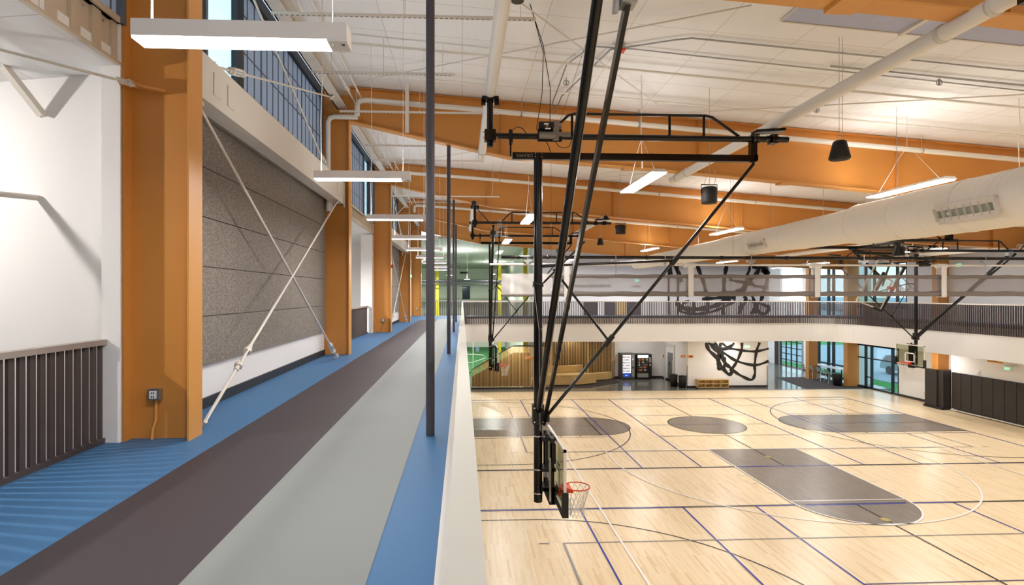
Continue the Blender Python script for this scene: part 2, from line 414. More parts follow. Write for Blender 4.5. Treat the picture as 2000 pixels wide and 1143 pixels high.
top([(-2.53, -6), (-1.507, -6), (-1.507, 33.2), (-1.9, 33.2)] + arcpts(-1.9, 32.5, .63, 90, 180, 6), 1, 5.003)
top([(-1.507, -6), (-.515, -6), (-.515, 33.4)] + arcpts(.0, 33.5, .515, 180, 90, 6) + [(24.0, 34.02), (24.0, 34.1), (-.6, 34.1)] + arcpts(-.9, 33.5, .607, 90, 180, 6), 2, 5.003)
struct(sl.build('running_track', ['track_blue', 'track_dark', 'track_grey'], origin=(0, 0, 0)))
fs = MB()
n_ = len(inner)
def offs(pts, d):
    o = []
    for i, p in enumerate(pts):
        a = Vector(pts[max(i-1, 0)]); b = Vector(pts[min(i+1, len(pts)-1)]); t = (b-a).normalized()
        o.append((p[0]+t.y*d, p[1]-t.x*d))
    return o
in0 = inner; in1 = offs(inner, -.12)
for i in range(n_-1):
    a, b, c, d = in0[i], in0[i+1], in1[i+1], in1[i]
    z0, z1 = 3.48, 5.02
    fs.add([(*a, z0), (*b, z0), (*c, z0), (*d, z0), (*a, z1), (*b, z1), (*c, z1), (*d, z1)],
           [(0, 1, 2, 3), (7, 6, 5, 4), (0, 4, 5, 1), (3, 2, 6, 7)], 0, False)
fs.box(-3.6, .5, 34.9, 39.3, 3.48, 3.6); fs.box(.5, 28, 35.1, 39.3, 3.48, 3.6); fs.box(24.5, 28, -6, 35.1, 3.48, 3.6)
struct(fs.build('trim_1', 'cream_fascia', origin=(0, 0, 0)))

# ---------------- roof, side and end walls
ce = MB()
ce.prism([(-3.75, roofz(-3.75)), (28.2, roofz(28.2)), (28.2, roofz(28.2)+.15), (-3.75, roofz(-3.75)+.15)], lambda u, v, t: (u, t, v), -12, 40.6)
struct(ce.build('ceiling', 'insulation', origin=(0, 0, 0)))

wl = MB()   # left side: solid walls of the panelled bays, strips at the openings
for k in (2, 4):
    y0, y1 = FR[k]+.28, FR[k+1]+.02
    wl.box(-3.75, -3.5, y0, y1, 5.0, 9.35)
for k in range(1, 7): wl.box(-3.75, -3.56, FR[k]-.02, FR[k]+.34, 5.0, 11.8)
wl.box(-3.75, -3.6, -12, 39, 0, 4.6)
struct(wl.build('wall_left', 'white_wall', origin=(0, 0, 0)))
wa = MB()   # rooms seen through the openings on the left
wa.box(-10, -3.56, 6.1, 6.25, 3, 9.2); wa.box(-10, -3.56, 14.3, 14.45, 3, 8.9); wa.box(-4.0, -3.56, 22.0, 22.42, 3, 8.9)
wa.box(-10, -9.85, -8, 32, 3, 9.2); wa.box(-10, -3.56, -8.2, -8, 3, 9.2); wa.box(-10, -3.9, 25.6, 25.75, 3, 9.2); wa.box(-10, -3.56, 39.2, 39.3, 3, 9.2)
struct(wa.build('wall_left_rooms', 'white_wall', origin=(0, 0, 0)))
ra = MB()
ra.prism([(-3.6, 8.93), (-10, 8.3), (-10, 8.45), (-3.6, 9.08)], lambda u, v, t: (u, t, v), -8, 39.2)
struct(ra.build('ceiling.001', 'insulation', origin=(0, 0, 0)))
ra = MB(); ra.box(-10, -3.75, -8, 39.2, 3.9, 3.98); struct(ra.build('floor.001', 'concrete', origin=(0, 0, 0)))

wr = MB()   # right side
wr.box(27.5, 28.3, -12, 29.9, 0, 4.6); wr.box(28.0, 28.3, 29.9, 34.3, 0, 4.6)
wr.box(28.0, 28.3, 34.3, 38.3, 2.95, 4.6)
wr.box(28.0, 28.3, 24.6, 33.6, 4.6, 10.2); wr.box(28.0, 28.3, -12, 20.0, 4.6, 10.2)
wr.box(28.0, 28.3, 33.6, 38.9, 8.6, 10.2); wr.box(28.0, 28.3, 33.6, 38.9, 4.6, 5.6)
struct(wr.build('wall_right', 'white_wall', origin=(0, 0, 0)))
wr = MB(); wr.box(27.96, 28.3, 20.0, 24.6, 4.6, 10.2)
for i in range(3): wr.box(27.94, 27.96, 20+1.5*i+.0, 20+1.5*i+1.46, 4.6, 10.0)
struct(wr.build('wall_right_panelled', 'acoustic', origin=(0, 0, 0)))
wf = MB()   # far walls
wf.box(5.2, 22.9, 40.3, 40.5, 4.2, 11.6)                  # upper
wf.box(5.2, 22.9, 40.5, 43, 3.9, 4.2)
wf.box(15.7, 21.38, 37.9, 38.1, 0, 3.5)                   # mural wall below
wf.box(15.6, 15.8, 38.0, 42.6, 0, 3.9)
wf.box(21.3, 21.5, 38.0, 42.0, 0, 3.9)
wf.box(5.0, 15.6, 42.6, 42.75, 0, 3.9)
wf.box(22.7, 29.6, 52, 52.2, 0, 10.5); wf.box(16, 24.6, 51.9, 52.2, 0, 5)
wf.box(29.3, 29.5, 49.7, 52.0, 0, 10); wf.box(29.3, 29.5, 45.2, 46.4, 0, 10); wf.box(29.3, 29.5, 46.4, 49.7, 3.9, 6.0)
wf.box(28.0, 29.5, 38.6, 38.9, 0, 10)
struct(wf.build('wall_far', 'white_wall', origin=(0, 0, 0)))
wb = MB(); wb.box(-3.7, 28.2, -12.2, -12, 0, 12); struct(wb.build('wall_near', 'white_wall', origin=(0, 0, 0)))
# turf room beyond the far end
tr = MB()
tr.box(-12, 5.4, 68, 68.2, 0, 8.4, 0)
for i in range(70): tr.box(-12+i*.25, -12+i*.25+.04, 67.96, 68, 0, 7.5, 0)
tr.box(-12, 5.4, 67.4, 68, 8.37, 9.75, 1); tr.box(-12, 5.4, 67.7, 68, 7.5, 8.37, 2)
tr.box(-12.2, -12, 40, 68, 0, 11, 1); tr.box(5.2, 5.4, 43.4, 68, 0, 11, 1); tr.box(5.2, 5.4, 40.5, 43.4, 4.0, 11, 1)
tr.prism([(39.4, 10.5), (68.2, 9.6), (68.2, 9.75), (39.4, 10.65)], lambda u, v, t: (t, u, v), -12, 5.4, 2)
for i in range(14): tr.prism([(39.4, 10.47), (68.2, 9.57), (68.2, 9.6), (39.4, 10.5)], lambda u, v, t: (t, u, v), -11.6+i*1.25, -11.52+i*1.25, 2)
tr.box(-.0, .93, 67.9, 67.96, 5.9, 8.5, 3)
struct(tr.build('wall_turf_room', ['corr_light', 'corr_light', 'grey_green', 'dark_glass'], origin=(0, 0, 0)))
# lobby roof at the right far corner
lr = MB(); lr.box(22.7, 29.6, 38.9, 52.2, 9.3, 9.45); struct(lr.build('ceiling.002', 'white_wall', origin=(0, 0, 0)))

# baseboards
bb = MB()
for k in (2, 4): bb.box(-3.5, -3.47, FR[k]+.3, FR[k+1], 5.0, 5.14)
for y in (6.07, 22.39): bb.box(-3.8, -3.56, y-.02, y+.03, 5.0, 5.14)
for y in (13.9, 14.25): pass
struct(bb.build('baseboard_left', 'baseboard', origin=(0, 0, 0)))
bb = MB(); bb.box(27.96, 28.0, 31.2, 34.3, 0, .14); bb.box(15.66, 21.4, 37.86, 37.9, 0, .13); bb.box(15.56, 15.6, 38, 42.6, 0, .12)
bb.box(11.8, 15.6, 42.56, 42.6, 0, .12); bb.box(27.46, 27.5, -6, 29.5, 0, .12); bb.box(29.25, 29.3, 45.2, 46.4, 0, .12)
bb.box(16, 24.6, 51.86, 51.9, 0, .15)
struct(bb.build('baseboard_right', 'pad_black', origin=(0, 0, 0)))
bb = MB(); bb.box(-.2, 28, 36.72, 36.80, 0, .02); struct(bb.build('trim_2', 'galv', origin=(0, 0, 0)))
# skylight near the camera, right: its daylight is a flat painted blue
sk = MB()
def onroof(x, y, dz=0): return (x, y, roofz(x)-dz)
sk.add([onroof(5.4, 6.9, .02), onroof(9.7, 6.9, .02), onroof(9.7, 9.15, .02), onroof(5.4, 9.15, .02)], [(0, 1, 2, 3)], 0)
for x in (7.5,): sk.bar(onroof(x, 6.9, .04), onroof(x, 9.15, .04), .08, .06, mi=1)
for a, b in (((5.4, 6.9), (5.4, 9.15)), ((9.7, 6.9), (9.7, 9.15)), ((5.4, 9.15), (9.7, 9.15))): sk.bar(onroof(*a, .02), onroof(*b, .02), .03, .03, mi=1)
struct(sk.build('window_1', ['skylight', 'white_steel'], origin=(0, 0, 0)))

# ---------------- clerestory windows on the left
for wi, k in enumerate((1, 2, 3, 4, 5)):
    y0, y1 = FR[k]+.32, FR[k+1]-.02; z0, z1 = 9.36, 11.6
    m_ = MB(); X = -3.58
    if k in (1, 2): c0, c1 = y0+1.55, y0+2.55
    else: c0, c1 = y1-2.3, y1-1.3
    for a, b in ((y0, c0-.06), (c1+.3, y1)): m_.box(X-.04, X, a, b, z0, z1, 0)
    m_.box(X-.02, X-.01, c0, c1, z0, z1, 2)
    for y in (y0, c0-.05, y1-.03): m_.box(X-.03, X+.06, y, y+.07, z0, z1, 1)
    m_.box(X-.03, X+.07, c1, c1+.07, z0, z1, 3); m_.box(X-.03, X+.05, c1+.12, c1+.3, z0, z1, 3)
    y = y0; i = 0
    while y < y1:
        if not (c0-.1 < y < c1+.3):
            m_.box(X-.01, X+.012, y, y+(.05 if i % 4 == 0 else .014), z0, z1, 1)
        y += .31; i += 1
    for j, z in enumerate((9.36, 9.88, 10.49, 11.1, 11.5)):
        for a, b in ((y0, c0-.06), (c1+.3, y1)): m_.box(X-.01, X+.012, a, b, z, z+(.018 if 0 < j < 4 else .05), 1)
    m_.box(X-.05, X+.08, y0, y1, 11.5, 11.7, 3)
    struct(m_.build('window_%d' % (wi+2), ['kalwall', 'window_frame_grey', 'pane', 'dark_frame'], origin=(0, 0, 0)))

# right glass wall (ground level), upper windows and lobby windows
g = MB()
g.box(28.1, 28.12, 34.3, 38.2, .05, 2.95, 0)
for y in (34.25, 34.8, 36.65, 37.2, 38.15): g.box(28.0, 28.16, y, y+.09, 0, 3.0, 1)
for z in (0.0, 2.92): g.box(28.0, 28.16, 34.25, 38.25, z, z+.12, 1)
g.box(28.03, 28.14, 34.3, 38.2, 2.05, 2.13, 1); g.box(28.03, 28.14, 36.7, 37.2, .75, .82, 1); g.box(28.03, 28.14, 34.3, 34.8, .75, .82, 1)
struct(g.build('window_7', ['pane', 'dark_frame'], origin=(0, 0, 0)))
g = MB()
g.box(28.1, 28.12, 33.6, 38.6, 5.6, 8.6, 0)
for y in (33.6, 34.4, 36.4, 37.2, 38.5): g.box(28.0, 28.16, y, y+.1, 5.6, 8.6, 1)
for z in (5.6, 7.6, 8.5): g.box(28.0, 28.16, 33.6, 38.6, z, z+.1, 1)
struct(g.build('window_8', ['pane', 'dark_frame'], origin=(0, 0, 0)))
g = MB()
g.box(29.38, 29.4, 38.9, 45.2, .1, 9, 0)
for y in (38.9, 39.9, 42.4, 43.0, 44.2, 45.1): g.box(29.28, 29.46, y, y+.14, 0, 9.3, 1)
for z in (0, .9, 3.0, 4.4, 6.5, 9.1): g.box(29.28, 29.46, 38.9, 45.2, z, z+.12, 1)
struct(g.build('window_9', ['pane', 'dark_frame'], origin=(0, 0, 0)))
g = MB()       # sectional garage door
Y0, Y1 = 46.45, 49.65
for i in range(5):
    y = Y0+(Y1-Y0)*i/4; g.box(29.3, 29.38, y-.05, y+.05, 0, 3.9, 1)
for i in range(8): g.box(29.3, 29.38, Y0, Y1, i*.55-.04+.05, i*.55+.08, 1)
g.box(29.34, 29.35, Y0, Y1, .1, 3.9, 0)
for y in (Y0-.22, Y1+.06): g.box(29.22, 29.34, y, y+.14, 0, 4.0, 2)
struct(g.build('door_1', ['pane', 'dark_frame', 'galv'], origin=(0, 0, 0)))
g = MB(); g.box(29.27, 29.31, 49.8, 50.6, 0, 3.9, 0); struct(g.build('door_2', 'dark_frame', origin=(0, 0, 0)))
g = MB()       # lift door in the corridor wall
g.box(15.52, 15.6, 39.9, 40.0, 0, 2.6, 0); g.box(15.52, 15.6, 41.75, 41.9, 0, 2.6, 0); g.box(15.52, 15.6, 39.9, 41.9, 2.6, 2.8, 0)
g.box(15.56, 15.6, 40.3, 41.3, 0, 2.15, 1); g.box(15.5, 15.58, 40.0, 40.2, 0, 1.6, 0); g.box(15.53, 15.565, 40.9, 41.0, 1.2, 1.4, 2)
struct(g.build('door_3', ['white_steel', 'galv', 'black_matte'], origin=(0, 0, 0)))

# corrugated cream headers over the open bays on the left
for i, k in enumerate((1, 3, 5)):
    h = MB(); y0, y1 = FR[k]+.3, FR[k+1]
    h.box(-3.7, -3.62, y0, y1, 8.93, 9.4)
    y = y0+.02
    while y < y1-.1:
        h.box(-3.63, -3.585, y, y+.13, 8.97, 9.36); y += .30
        for zz in (9.0, 9.3): h.box(-3.625, -3.612, y-.1, y-.088, zz, zz+.012, 1)
    h.box(-3.66, -3.54, y0, y1, 9.36, 9.42, 0); h.box(-3.66, -3.55, y0, y1, 8.93, 8.96, 0)
    struct(h.build('trim_%d' % (3+i), ['corr_cream', 'galv'], origin=(0, 0, 0)))

# outside: ground, hedge and neighbouring buildings seen through glass
g = MB(); g.box(28.3, 70, -20, 90, -.3, -.12, 0); g.box(32, 70, 20, 70, -.12, -.1, 1)
struct(g.build('ground_outside', ['turf_out', 'paving_out'], origin=(0, 0, 0)))
g = MB(); g.box(60, 64, 10, 95, -.1, 6, 0); g.box(59.9, 60, 12, 94, 1.2, 2.6, 1); g.box(59.9, 60, 12, 94, 3.8, 4.9, 1)
struct(g.build('wall_outside', ['bldg_blue', 'bldg_dark'], origin=(0, 0, 0)))
# ================================================================ STEEL FRAMES
ORD = ['nearest', 'second', 'third', 'fourth', 'fifth', 'sixth', 'seventh', 'eighth', 'ninth']
def column_mesh(mb, xa, xb, y, z0, z1):
    mb.box(xa, xa+.02, y, y+.3, z0, z1, 0); mb.box(xb-.02, xb, y, y+.3, z0, z1, 1); mb.box(xa+.02, xb-.02, y+.14, y+.16, z0, z1, 0)
COLS = []
CL = ['tall orange steel column in the left foreground with an outlet box low on it',
      'orange steel column beyond the grey panelled wall, second along the track',
      'third orange column along the track, just past the brown slatted railing',
      'fourth orange column along the track, beyond the smaller crossed white rods',
      'farthest orange column on the left side, at the end of the track']
for i in range(5):
    y = FR[i+2]
    c = thing('steel_column', CL[i], 'column', (-3.21, y+.15, 5.0), 'orange columns along the left side of the track')
    mb = MB(); column_mesh(mb, -3.55, -2.87, y, 5.0, 11.0); mb.build('column_shaft', ['orange', 'orange_pale'], c)
    mb = MB(); mb.box(-3.56, -2.86, y-.01, y+.31, 11.0, 11.04); mb.prism([(-3.55, 11.04), (-2.87, 11.04), (-2.87, 11.75), (-3.55, 11.8)], lambda u, v, t: (u, t, v), y+.14, y+.16); mb.build('column_head', 'orange', c)
for i in range(5):
    y = FR[i+2]-.3*0
    if i in (0, 2, 4):
        x = -3.27 if i == 0 else -3.2
        o = thing('outlet_box', 'grey electrical outlet box with orange conduit on the %s' % ['foreground orange column', '', 'third orange column', '', 'farthest left orange column'][i], 'outlet', (x, y+.12, 5.0), 'outlet boxes on the columns')
        mb = MB(); mb.box(x-.06, x+.06, y+.06, y+.14, 5.42, 5.54); mb.build('box', 'galv', o)
        mb = MB(); mb.box(x-.035, x+.035, y+.05, y+.06, 5.44, 5.52, 0)
        for z in (5.46, 5.5): mb.box(x-.015, x-.005, y+.046, y+.05, z-.008, z+.008, 1); mb.box(x+.005, x+.015, y+.046, y+.05, z-.008, z+.008, 1)
        mb.build('outlet_plate', ['white_plastic', 'black_matte'], o)
        mb = MB(); mb.path([(x, y+.12, 5.42), (x, y+.12, 5.2), (x-.03, y+.11, 5.1), (x-.03, y+.1, 5.0)], .017); mb.build('conduit', 'orange_pale', o)
# columns on the right side
for i, (y, x0, x1, z0, z1, lb) in enumerate(((30.6, 27.35, 28.0, 0, 4.6, 'orange column rising out of the black padding on the right wall'),
        (30.6, 27.35, 28.0, 5.0, 9.3, 'upper orange column on the right side of the track beside the exit sign'),
        (37.95, 27.25, 28.1, 0, 4.6, 'broad orange column between the bar counter and the glass wall'),
        (37.95, 27.25, 28.1, 5.0, 9.3, 'upper orange column in front of the far right windows'),
        (41.3, 26.6, 27.3, 0, 9.3, 'orange column at the far end of the white bar counter'))):
    mb = MB(); mb.box(x0, x1, y, y+.35, z0, z1); mb.box(x0-.02, x0, y-.03, y+.38, z0, z1)
    tag(mb.build('steel_column', 'orange'), lb, 'column', 'orange columns on the right side')

# rafters: tapering orange plate girders
RL = {1: 'orange roof girder behind the viewpoint', 2: 'orange roof girder crossing closest overhead at the top right corner',
      3: 'large orange roof girder behind the nearest hoop frame', 4: 'second orange roof girder beyond the nearest hoop',
      5: 'third orange roof girder over the far court', 6: 'farthest orange roof girder in front of the far wall'}
def girder_pts():
    xs = [-2.87, -1, 1.24, 5.3, 12, 20, 28]
    return [(x, raftz(x)) for x in xs], [(x, roofz(x)-.01) for x in xs[::-1]]
for k in range(1, 7):
    y = FR[k]
    b = thing('roof_girder', RL[k], 'roof beam', (12, y+.15, raftz(12)), 'orange roof girders')
    lo, hi = girder_pts()
    mb = MB(); mb.prism(lo+hi, lambda u, v, t: (u, t, v), y+.14, y+.16); mb.build('web', 'orange', b)
    mb = MB()
    for (a, za), (c, zc) in zip(lo, lo[1:]): mb.bar((a, y+.15, za), (c, y+.15, zc), .28, .03)
    mb.build('bottom_flange', 'orange_pale', b)
    mb = MB()
    for (a, za), (c, zc) in zip(hi, hi[1:]): mb.bar((a, y+.15, za-.02), (c, y+.15, zc-.02), .28, .025)
    mb.build('top_flange', 'orange', b)
    for x in (1.0, 6.2, 11.6, 17.0, 22.5): mb = MB(); mb.box(x, x+.02, y+.03, y+.27, raftz(x), roofz(x)-.03); mb.build('stiffener', 'orange', b)
    for x in (4.2, 8.4, 12.8): mb = MB(); mb.box(x, x+.35, y+.0, y+.3, raftz(x)-.06, raftz(x)-.016); mb.build('splice_plate', 'orange_pale', b)

# slim dark posts standing on the track
PL = ['dark grey post standing on the blue lane nearest the camera', 'second dark grey post on the track edge lane', 'third dark grey post along the track', 'fourth, most distant dark grey post along the track']
for i in range(4):
    y = FR[i+2]+.12
    p = thing('track_post', PL[i], 'post', (-.35, y, 5.0), 'dark posts along the inner lane')
    mb = MB(); mb.tube((-.35, y, 5.0), (-.35, y, raftz(-.35)-.0), .048, 20); mb.build('post_shaft', 'pole_grey', p)
    mb = MB(); mb.box(-.42, -.28, y-.07, y+.07, raftz(-.35)-.03, raftz(-.35)+.0); mb.build('cap_plate', 'orange', p)

# ---------------- acoustic boards on the left walls
rows = [5.585, 6.25, 6.915, 7.58, 8.245]
rn = ['bottom', 'second', 'middle', 'fourth', 'top']; cn = ['near', 'middle-left', 'middle-right', 'far']
for k, wall in ((2, 'the large grey wall'), (4, 'the distant grey wall')):
    ys = [FR[k]+.3, FR[k]+2.75, FR[k]+5.3, FR[k]+8.2]
    for r, z in enumerate(rows):
        for c in range(3):
            mb = MB(); mb.box(-3.5, -3.45, ys[c]+.003, ys[c+1]-.003, z+.006, z+.659)
            pos = ['nearest the camera', 'in mid-run', 'at the far end'][c]
            tag(mb.build('acoustic_panel', 'acoustic'), 'grey-brown wood-wool board %s of the %s row on %s' % (pos, rn[r], wall), 'wall panel', 'acoustic boards on the left wall')
# white box girder above the boards, under the windows
for k, lb in ((2, 'long white steel beam above the big grey panelled wall'), (4, 'white steel beam above the distant grey panelled wall')):
    b = thing('wall_beam', lb, 'beam', (-3.13, FR[k]+4.2, 8.82), 'white beams under the clerestory windows')
    mb = MB(); y0, y1 = FR[k]+.31, FR[k]+8.2
    mb.box(-3.26, -3.0, y0, y1, 8.82, 8.85); mb.box(-3.26, -3.0, y0, y1, 9.33, 9.36); mb.box(-3.02, -3.0, y0, y1, 8.85, 9.33); mb.box(-3.26, -3.24, y0, y1, 8.85, 9.33)
    mb.box(-3.55, -3.26, y0, y1, 9.3, 9.355)
    mb.build('beam_body', 'white_steel', b)
    for y in (y0+.55, y0+.95, y1-.7, y1-.3): mb = MB(); mb.box(-3.0, -2.985, y, y+.2, 8.95, 9.22); mb.build('cleat', 'white_steel', b)
    mb = MB(); mb.box(-2.99, -2.97, y1-.06, y1+.0, 8.74, 9.36); mb.tube((-3.3, y1-.1, 8.66), (-3.3, y1-.1, 8.82), .05); mb.build('end_bracket', 'white_steel', b)
# eave channel
mb = MB(); mb.box(-3.2, -3.17, -6, 39, 11.28, 11.66); mb.box(-3.2, -2.95, -6, 39, 11.28, 11.31)
mb.box(-3.2, -2.95, -6, 39, 11.63, 11.66)
struct(mb.build('trim_7', 'white_steel', origin=(0, 0, 0)))

# ---------------- crossed tension rods
def rod(p, q, lb, fracs, r=.021, g='white tension rods'):
    p = Vector(p); q = Vector(q)
    t = thing('tension_rod', lb, 'brace rod', p, g)
    mb = MB(); mb.tube(p, q, r, 10); mb.build('rod', 'white_steel', t)
    d = (q-p).normalized(); L = (q-p).length
    for f in fracs:
        c = p+d*(L*f); mb = MB(); a = d.orthogonal().normalized()
        for s in (-1, 1): mb.bar(c-d*.16+a*s*.045, c+d*.16+a*s*.045, .02, .03, a)
        for s in (-1, 1): mb.tube(c+d*s*.14, c+d*s*.21, .055, 8); mb.tube(c+d*s*.21, c+d*s*.29, .034, 8)
        mb.build('turnbuckle', 'white_steel', t)
    for e, s in ((p, 1), (q, -1)):
        mb = MB(); a = d.orthogonal().normalized()
        for k in (-1, 1): mb.bar(e-d*s*.02+a*k*.032, e+d*s*.14+a*k*.032, .015, .07, a)
        mb.tube(e-a*.05+d*s*.02, e+a*.05+d*s*.02, .025, 8); mb.build('clevis', 'white_steel', t)
    return t
for k, w1 in ((2, 'the big grey panelled wall'), (4, 'the distant grey wall')):
    y0 = FR[k]+.5; y1 = FR[k]+7.35
    rod((-3.05, y0, 8.78), (-2.98, y1, 5.04), 'white rod slanting down away from the camera across %s' % w1, (.93,))
    rod((-2.98, y0+.05, 5.04), (-3.05, y1+.3, 8.78), 'white rod slanting up away from the camera across %s' % w1, (.17,))
    rod((-3.22, y0+.7, 9.45), (-3.1, y1+.1, 11.25), 'white rod rising to the right before windows above %s' % w1, (.14,), .018)
    rod((-3.22, y1+.2, 9.45), (-3.1, y0+.9, 11.28), 'white rod falling to the right before windows above %s' % w1, (.09,), .018)
t = rod((-3.45, 5.95, 8.75), (-5.2, 4.4, 8.83), 'thin white tie rod running into the orange foreground column, top left', (), .014)
mb = MB(); mb.bar((-3.4, 5.98, 8.73), (-3.15, 6.05, 8.7), .09, .02); mb.bar((-3.55, 5.9, 8.745), (-3.38, 5.99, 8.735), .05, .05)
mb.build('lug', 'orange', t)
mb = MB(); mb.bar((-4.62, 5.75, 8.86), (-4.46, 6.08, 8.44), .012, .09, (1, 0, 0)); mb.bar((-4.58, 5.75, 8.86), (-4.42, 6.08, 8.44), .07, .012, (1, 0, 0))
tag(mb.build('angle_brace', 'white_steel'), 'short white steel angle brace under the sagging white ceiling, top left', 'brace')
mb = MB(); mb.tube((-4.5, 6.09, 7.57), (-5.4, 5.2, 7.57), .03, 12); tag(mb.build('stub_pipe', 'white_steel'), 'white pipe stub sticking out of the left wall', 'pipe')

# ---------------- railings
def slats_along(pts, z0, z1, step, w, d, first, root, name, matn, off=0.0, focus=None):
    # walk along the polyline and place upright slats; the 100 nearest the camera are parts, the rest one part
    L = 0; out_ = []
    for a, b in zip(pts, pts[1:]):
        a = Vector(a); b = Vector(b); s = (b-a).length; t = (b-a)/s; pos = first-L if L < first else 0
        n0 = math.ceil((L-first)/step) if L > first else 0
        q = first+n0*step
        while q < L+s:
            p = a+t*(q-L); out_.append((p+Vector((t.y, -t.x))*off, t)); q += step
        L += s
    out_.sort(key=lambda e: (e[0]-Vector(focus or (0, 0))).length)
    def one(mb, p, t):
        nrm = Vector((t.y, -t.x)); a = t*w/2; b = nrm*d/2
        c = [p-a-b, p+a-b, p+a+b, p-a+b]
        mb.add([(v.x, v.y, z0) for v in c]+[(v.x, v.y, z1) for v in c], [(0,3,2,1),(4,5,6,7),(0,1,5,4),(1,2,6,5),(2,3,7,6),(3,0,4,7)])
    base = None
    for p, t in out_[:100]:
        mb = MB(); one(mb, p, t); mb.build(name, matn, root)
    if len(out_) > 100:
        mb = MB()
        for p, t in out_[100:]: one(mb, p, t)
        o = mb.build(name, matn, root); o['kind'] = 'stuff'
def cap_along(pts, w0, w1, z0, z1, root, name, matn):
    a = offs(pts, w0); b = offs(pts, w1); mb = MB()
    for i in range(len(pts)-1):
        v = [a[i], a[i+1], b[i+1], b[i]]
        mb.add([(*p, z0) for p in v]+[(*p, z1) for p in v], [(3,2,1,0),(4,5,6,7),(0,1,5,4),(2,3,7,6)], 0)
    i = 0; v = [a[0], b[0]]; mb.add([(*v[0], z0), (*v[1], z0), (*v[1], z1), (*v[0], z1)], [(0,1,2,3)])
    v = [a[-1], b[-1]]; mb.add([(*v[0], z0), (*v[1], z0), (*v[1], z1), (*v[0], z1)], [(3,2,1,0)])
    return mb.build(name, matn, root)
IL = [(-.03, -3.0), (-.03, 34.4)]
r = thing('track_railing', 'cream-capped railing running away from directly below the camera', 'railing', (-.03, 15, 4.64))
cap_along(IL, 0.0, .072, 5.98, 6.05, r, 'cap_rail', 'cap_cream')
slats_along(IL, 4.64, 5.98, .112, .045, .04, .05, r, 'slat', 'picket', off=.03)
cap_along(IL, .0, .012, 5.0, 5.12, r, 'bottom_rail', 'picket')
FR_P = arcpts(.57, YF-.6, .6, 180, 90, 8) + [(21.9, YF)]
r = thing('track_railing', 'dark slatted railing with pale cap along the far end of the track', 'railing', (11, YF, 4.64))
cap_along(FR_P, -.01, .06, 6.02, 6.08, r, 'cap_rail', 'rail_pale')
slats_along(FR_P, 4.64, 6.03, .112, .046, .05, .05, r, 'slat', 'picket', off=.035, focus=(8, 30))
cap_along(FR_P, .0, .012, 4.98, 5.12, r, 'bottom_rail', 'picket')
RR_P = arcpts(XR-2.5, YF-2.5, 2.5, 90, 0, 14) + [(XR, 12)]
r = thing('track_railing', 'dark slatted railing curving round the right side of the track', 'railing', (XR, 24, 4.64))
cap_along(RR_P, -.01, .06, 6.02, 6.08, r, 'cap_rail', 'rail_pale')
slats_along(RR_P, 4.64, 6.03, .112, .046, .05, .05, r, 'slat', 'picket', off=.035, focus=(24, 22))
cap_along(RR_P, .0, .012, 4.98, 5.12, r, 'bottom_rail', 'picket')
OR_P = [(-3.45, 39.25), (5.15, 39.25)]
r = thing('outer_railing', 'slatted railing at the very end of the track in front of the green-lit hall', 'railing', (1, 39.25, 5.0))
cap_along(OR_P, -.03, .03, 6.02, 6.08, r, 'cap_rail', 'rail_pale'); slats_along(OR_P, 5.0, 6.03, .125, .04, .03, .05, r, 'slat', 'picket')
# brown railings in the open bays
def bay_rail(y0, y1, lb):
    r = thing('bay_railing', lb, 'railing', (-3.75, (y0+y1)/2, 5.0), 'brown slatted railings in the left openings')
    mb = MB(); mb.box(-3.79, -3.69, y0, y1, 6.02, 6.075); mb.build('handrail', 'rail_top', r)
    mb = MB(); mb.box(-3.76, -3.71, y0, y1, 5.0, 5.05); mb.build('bottom_rail', 'picket', r)
    y = y1-.09
    while y > y0:
        mb = MB(); mb.box(-3.755, -3.738, y-.041, y+.041, 5.02, 6.03); mb.box(-3.738, -3.725, y-.041, y-.012, 5.02, 6.03); mb.build('slat', 'picket', r)
        y -= .115
bay_rail(-2.0, 6.0, 'brown slatted railing with taupe handrail at the left edge of the picture')
bay_rail(FR[3]+.35, FR[4]-.45, 'brown slatted railing in the opening beyond the second orange column')
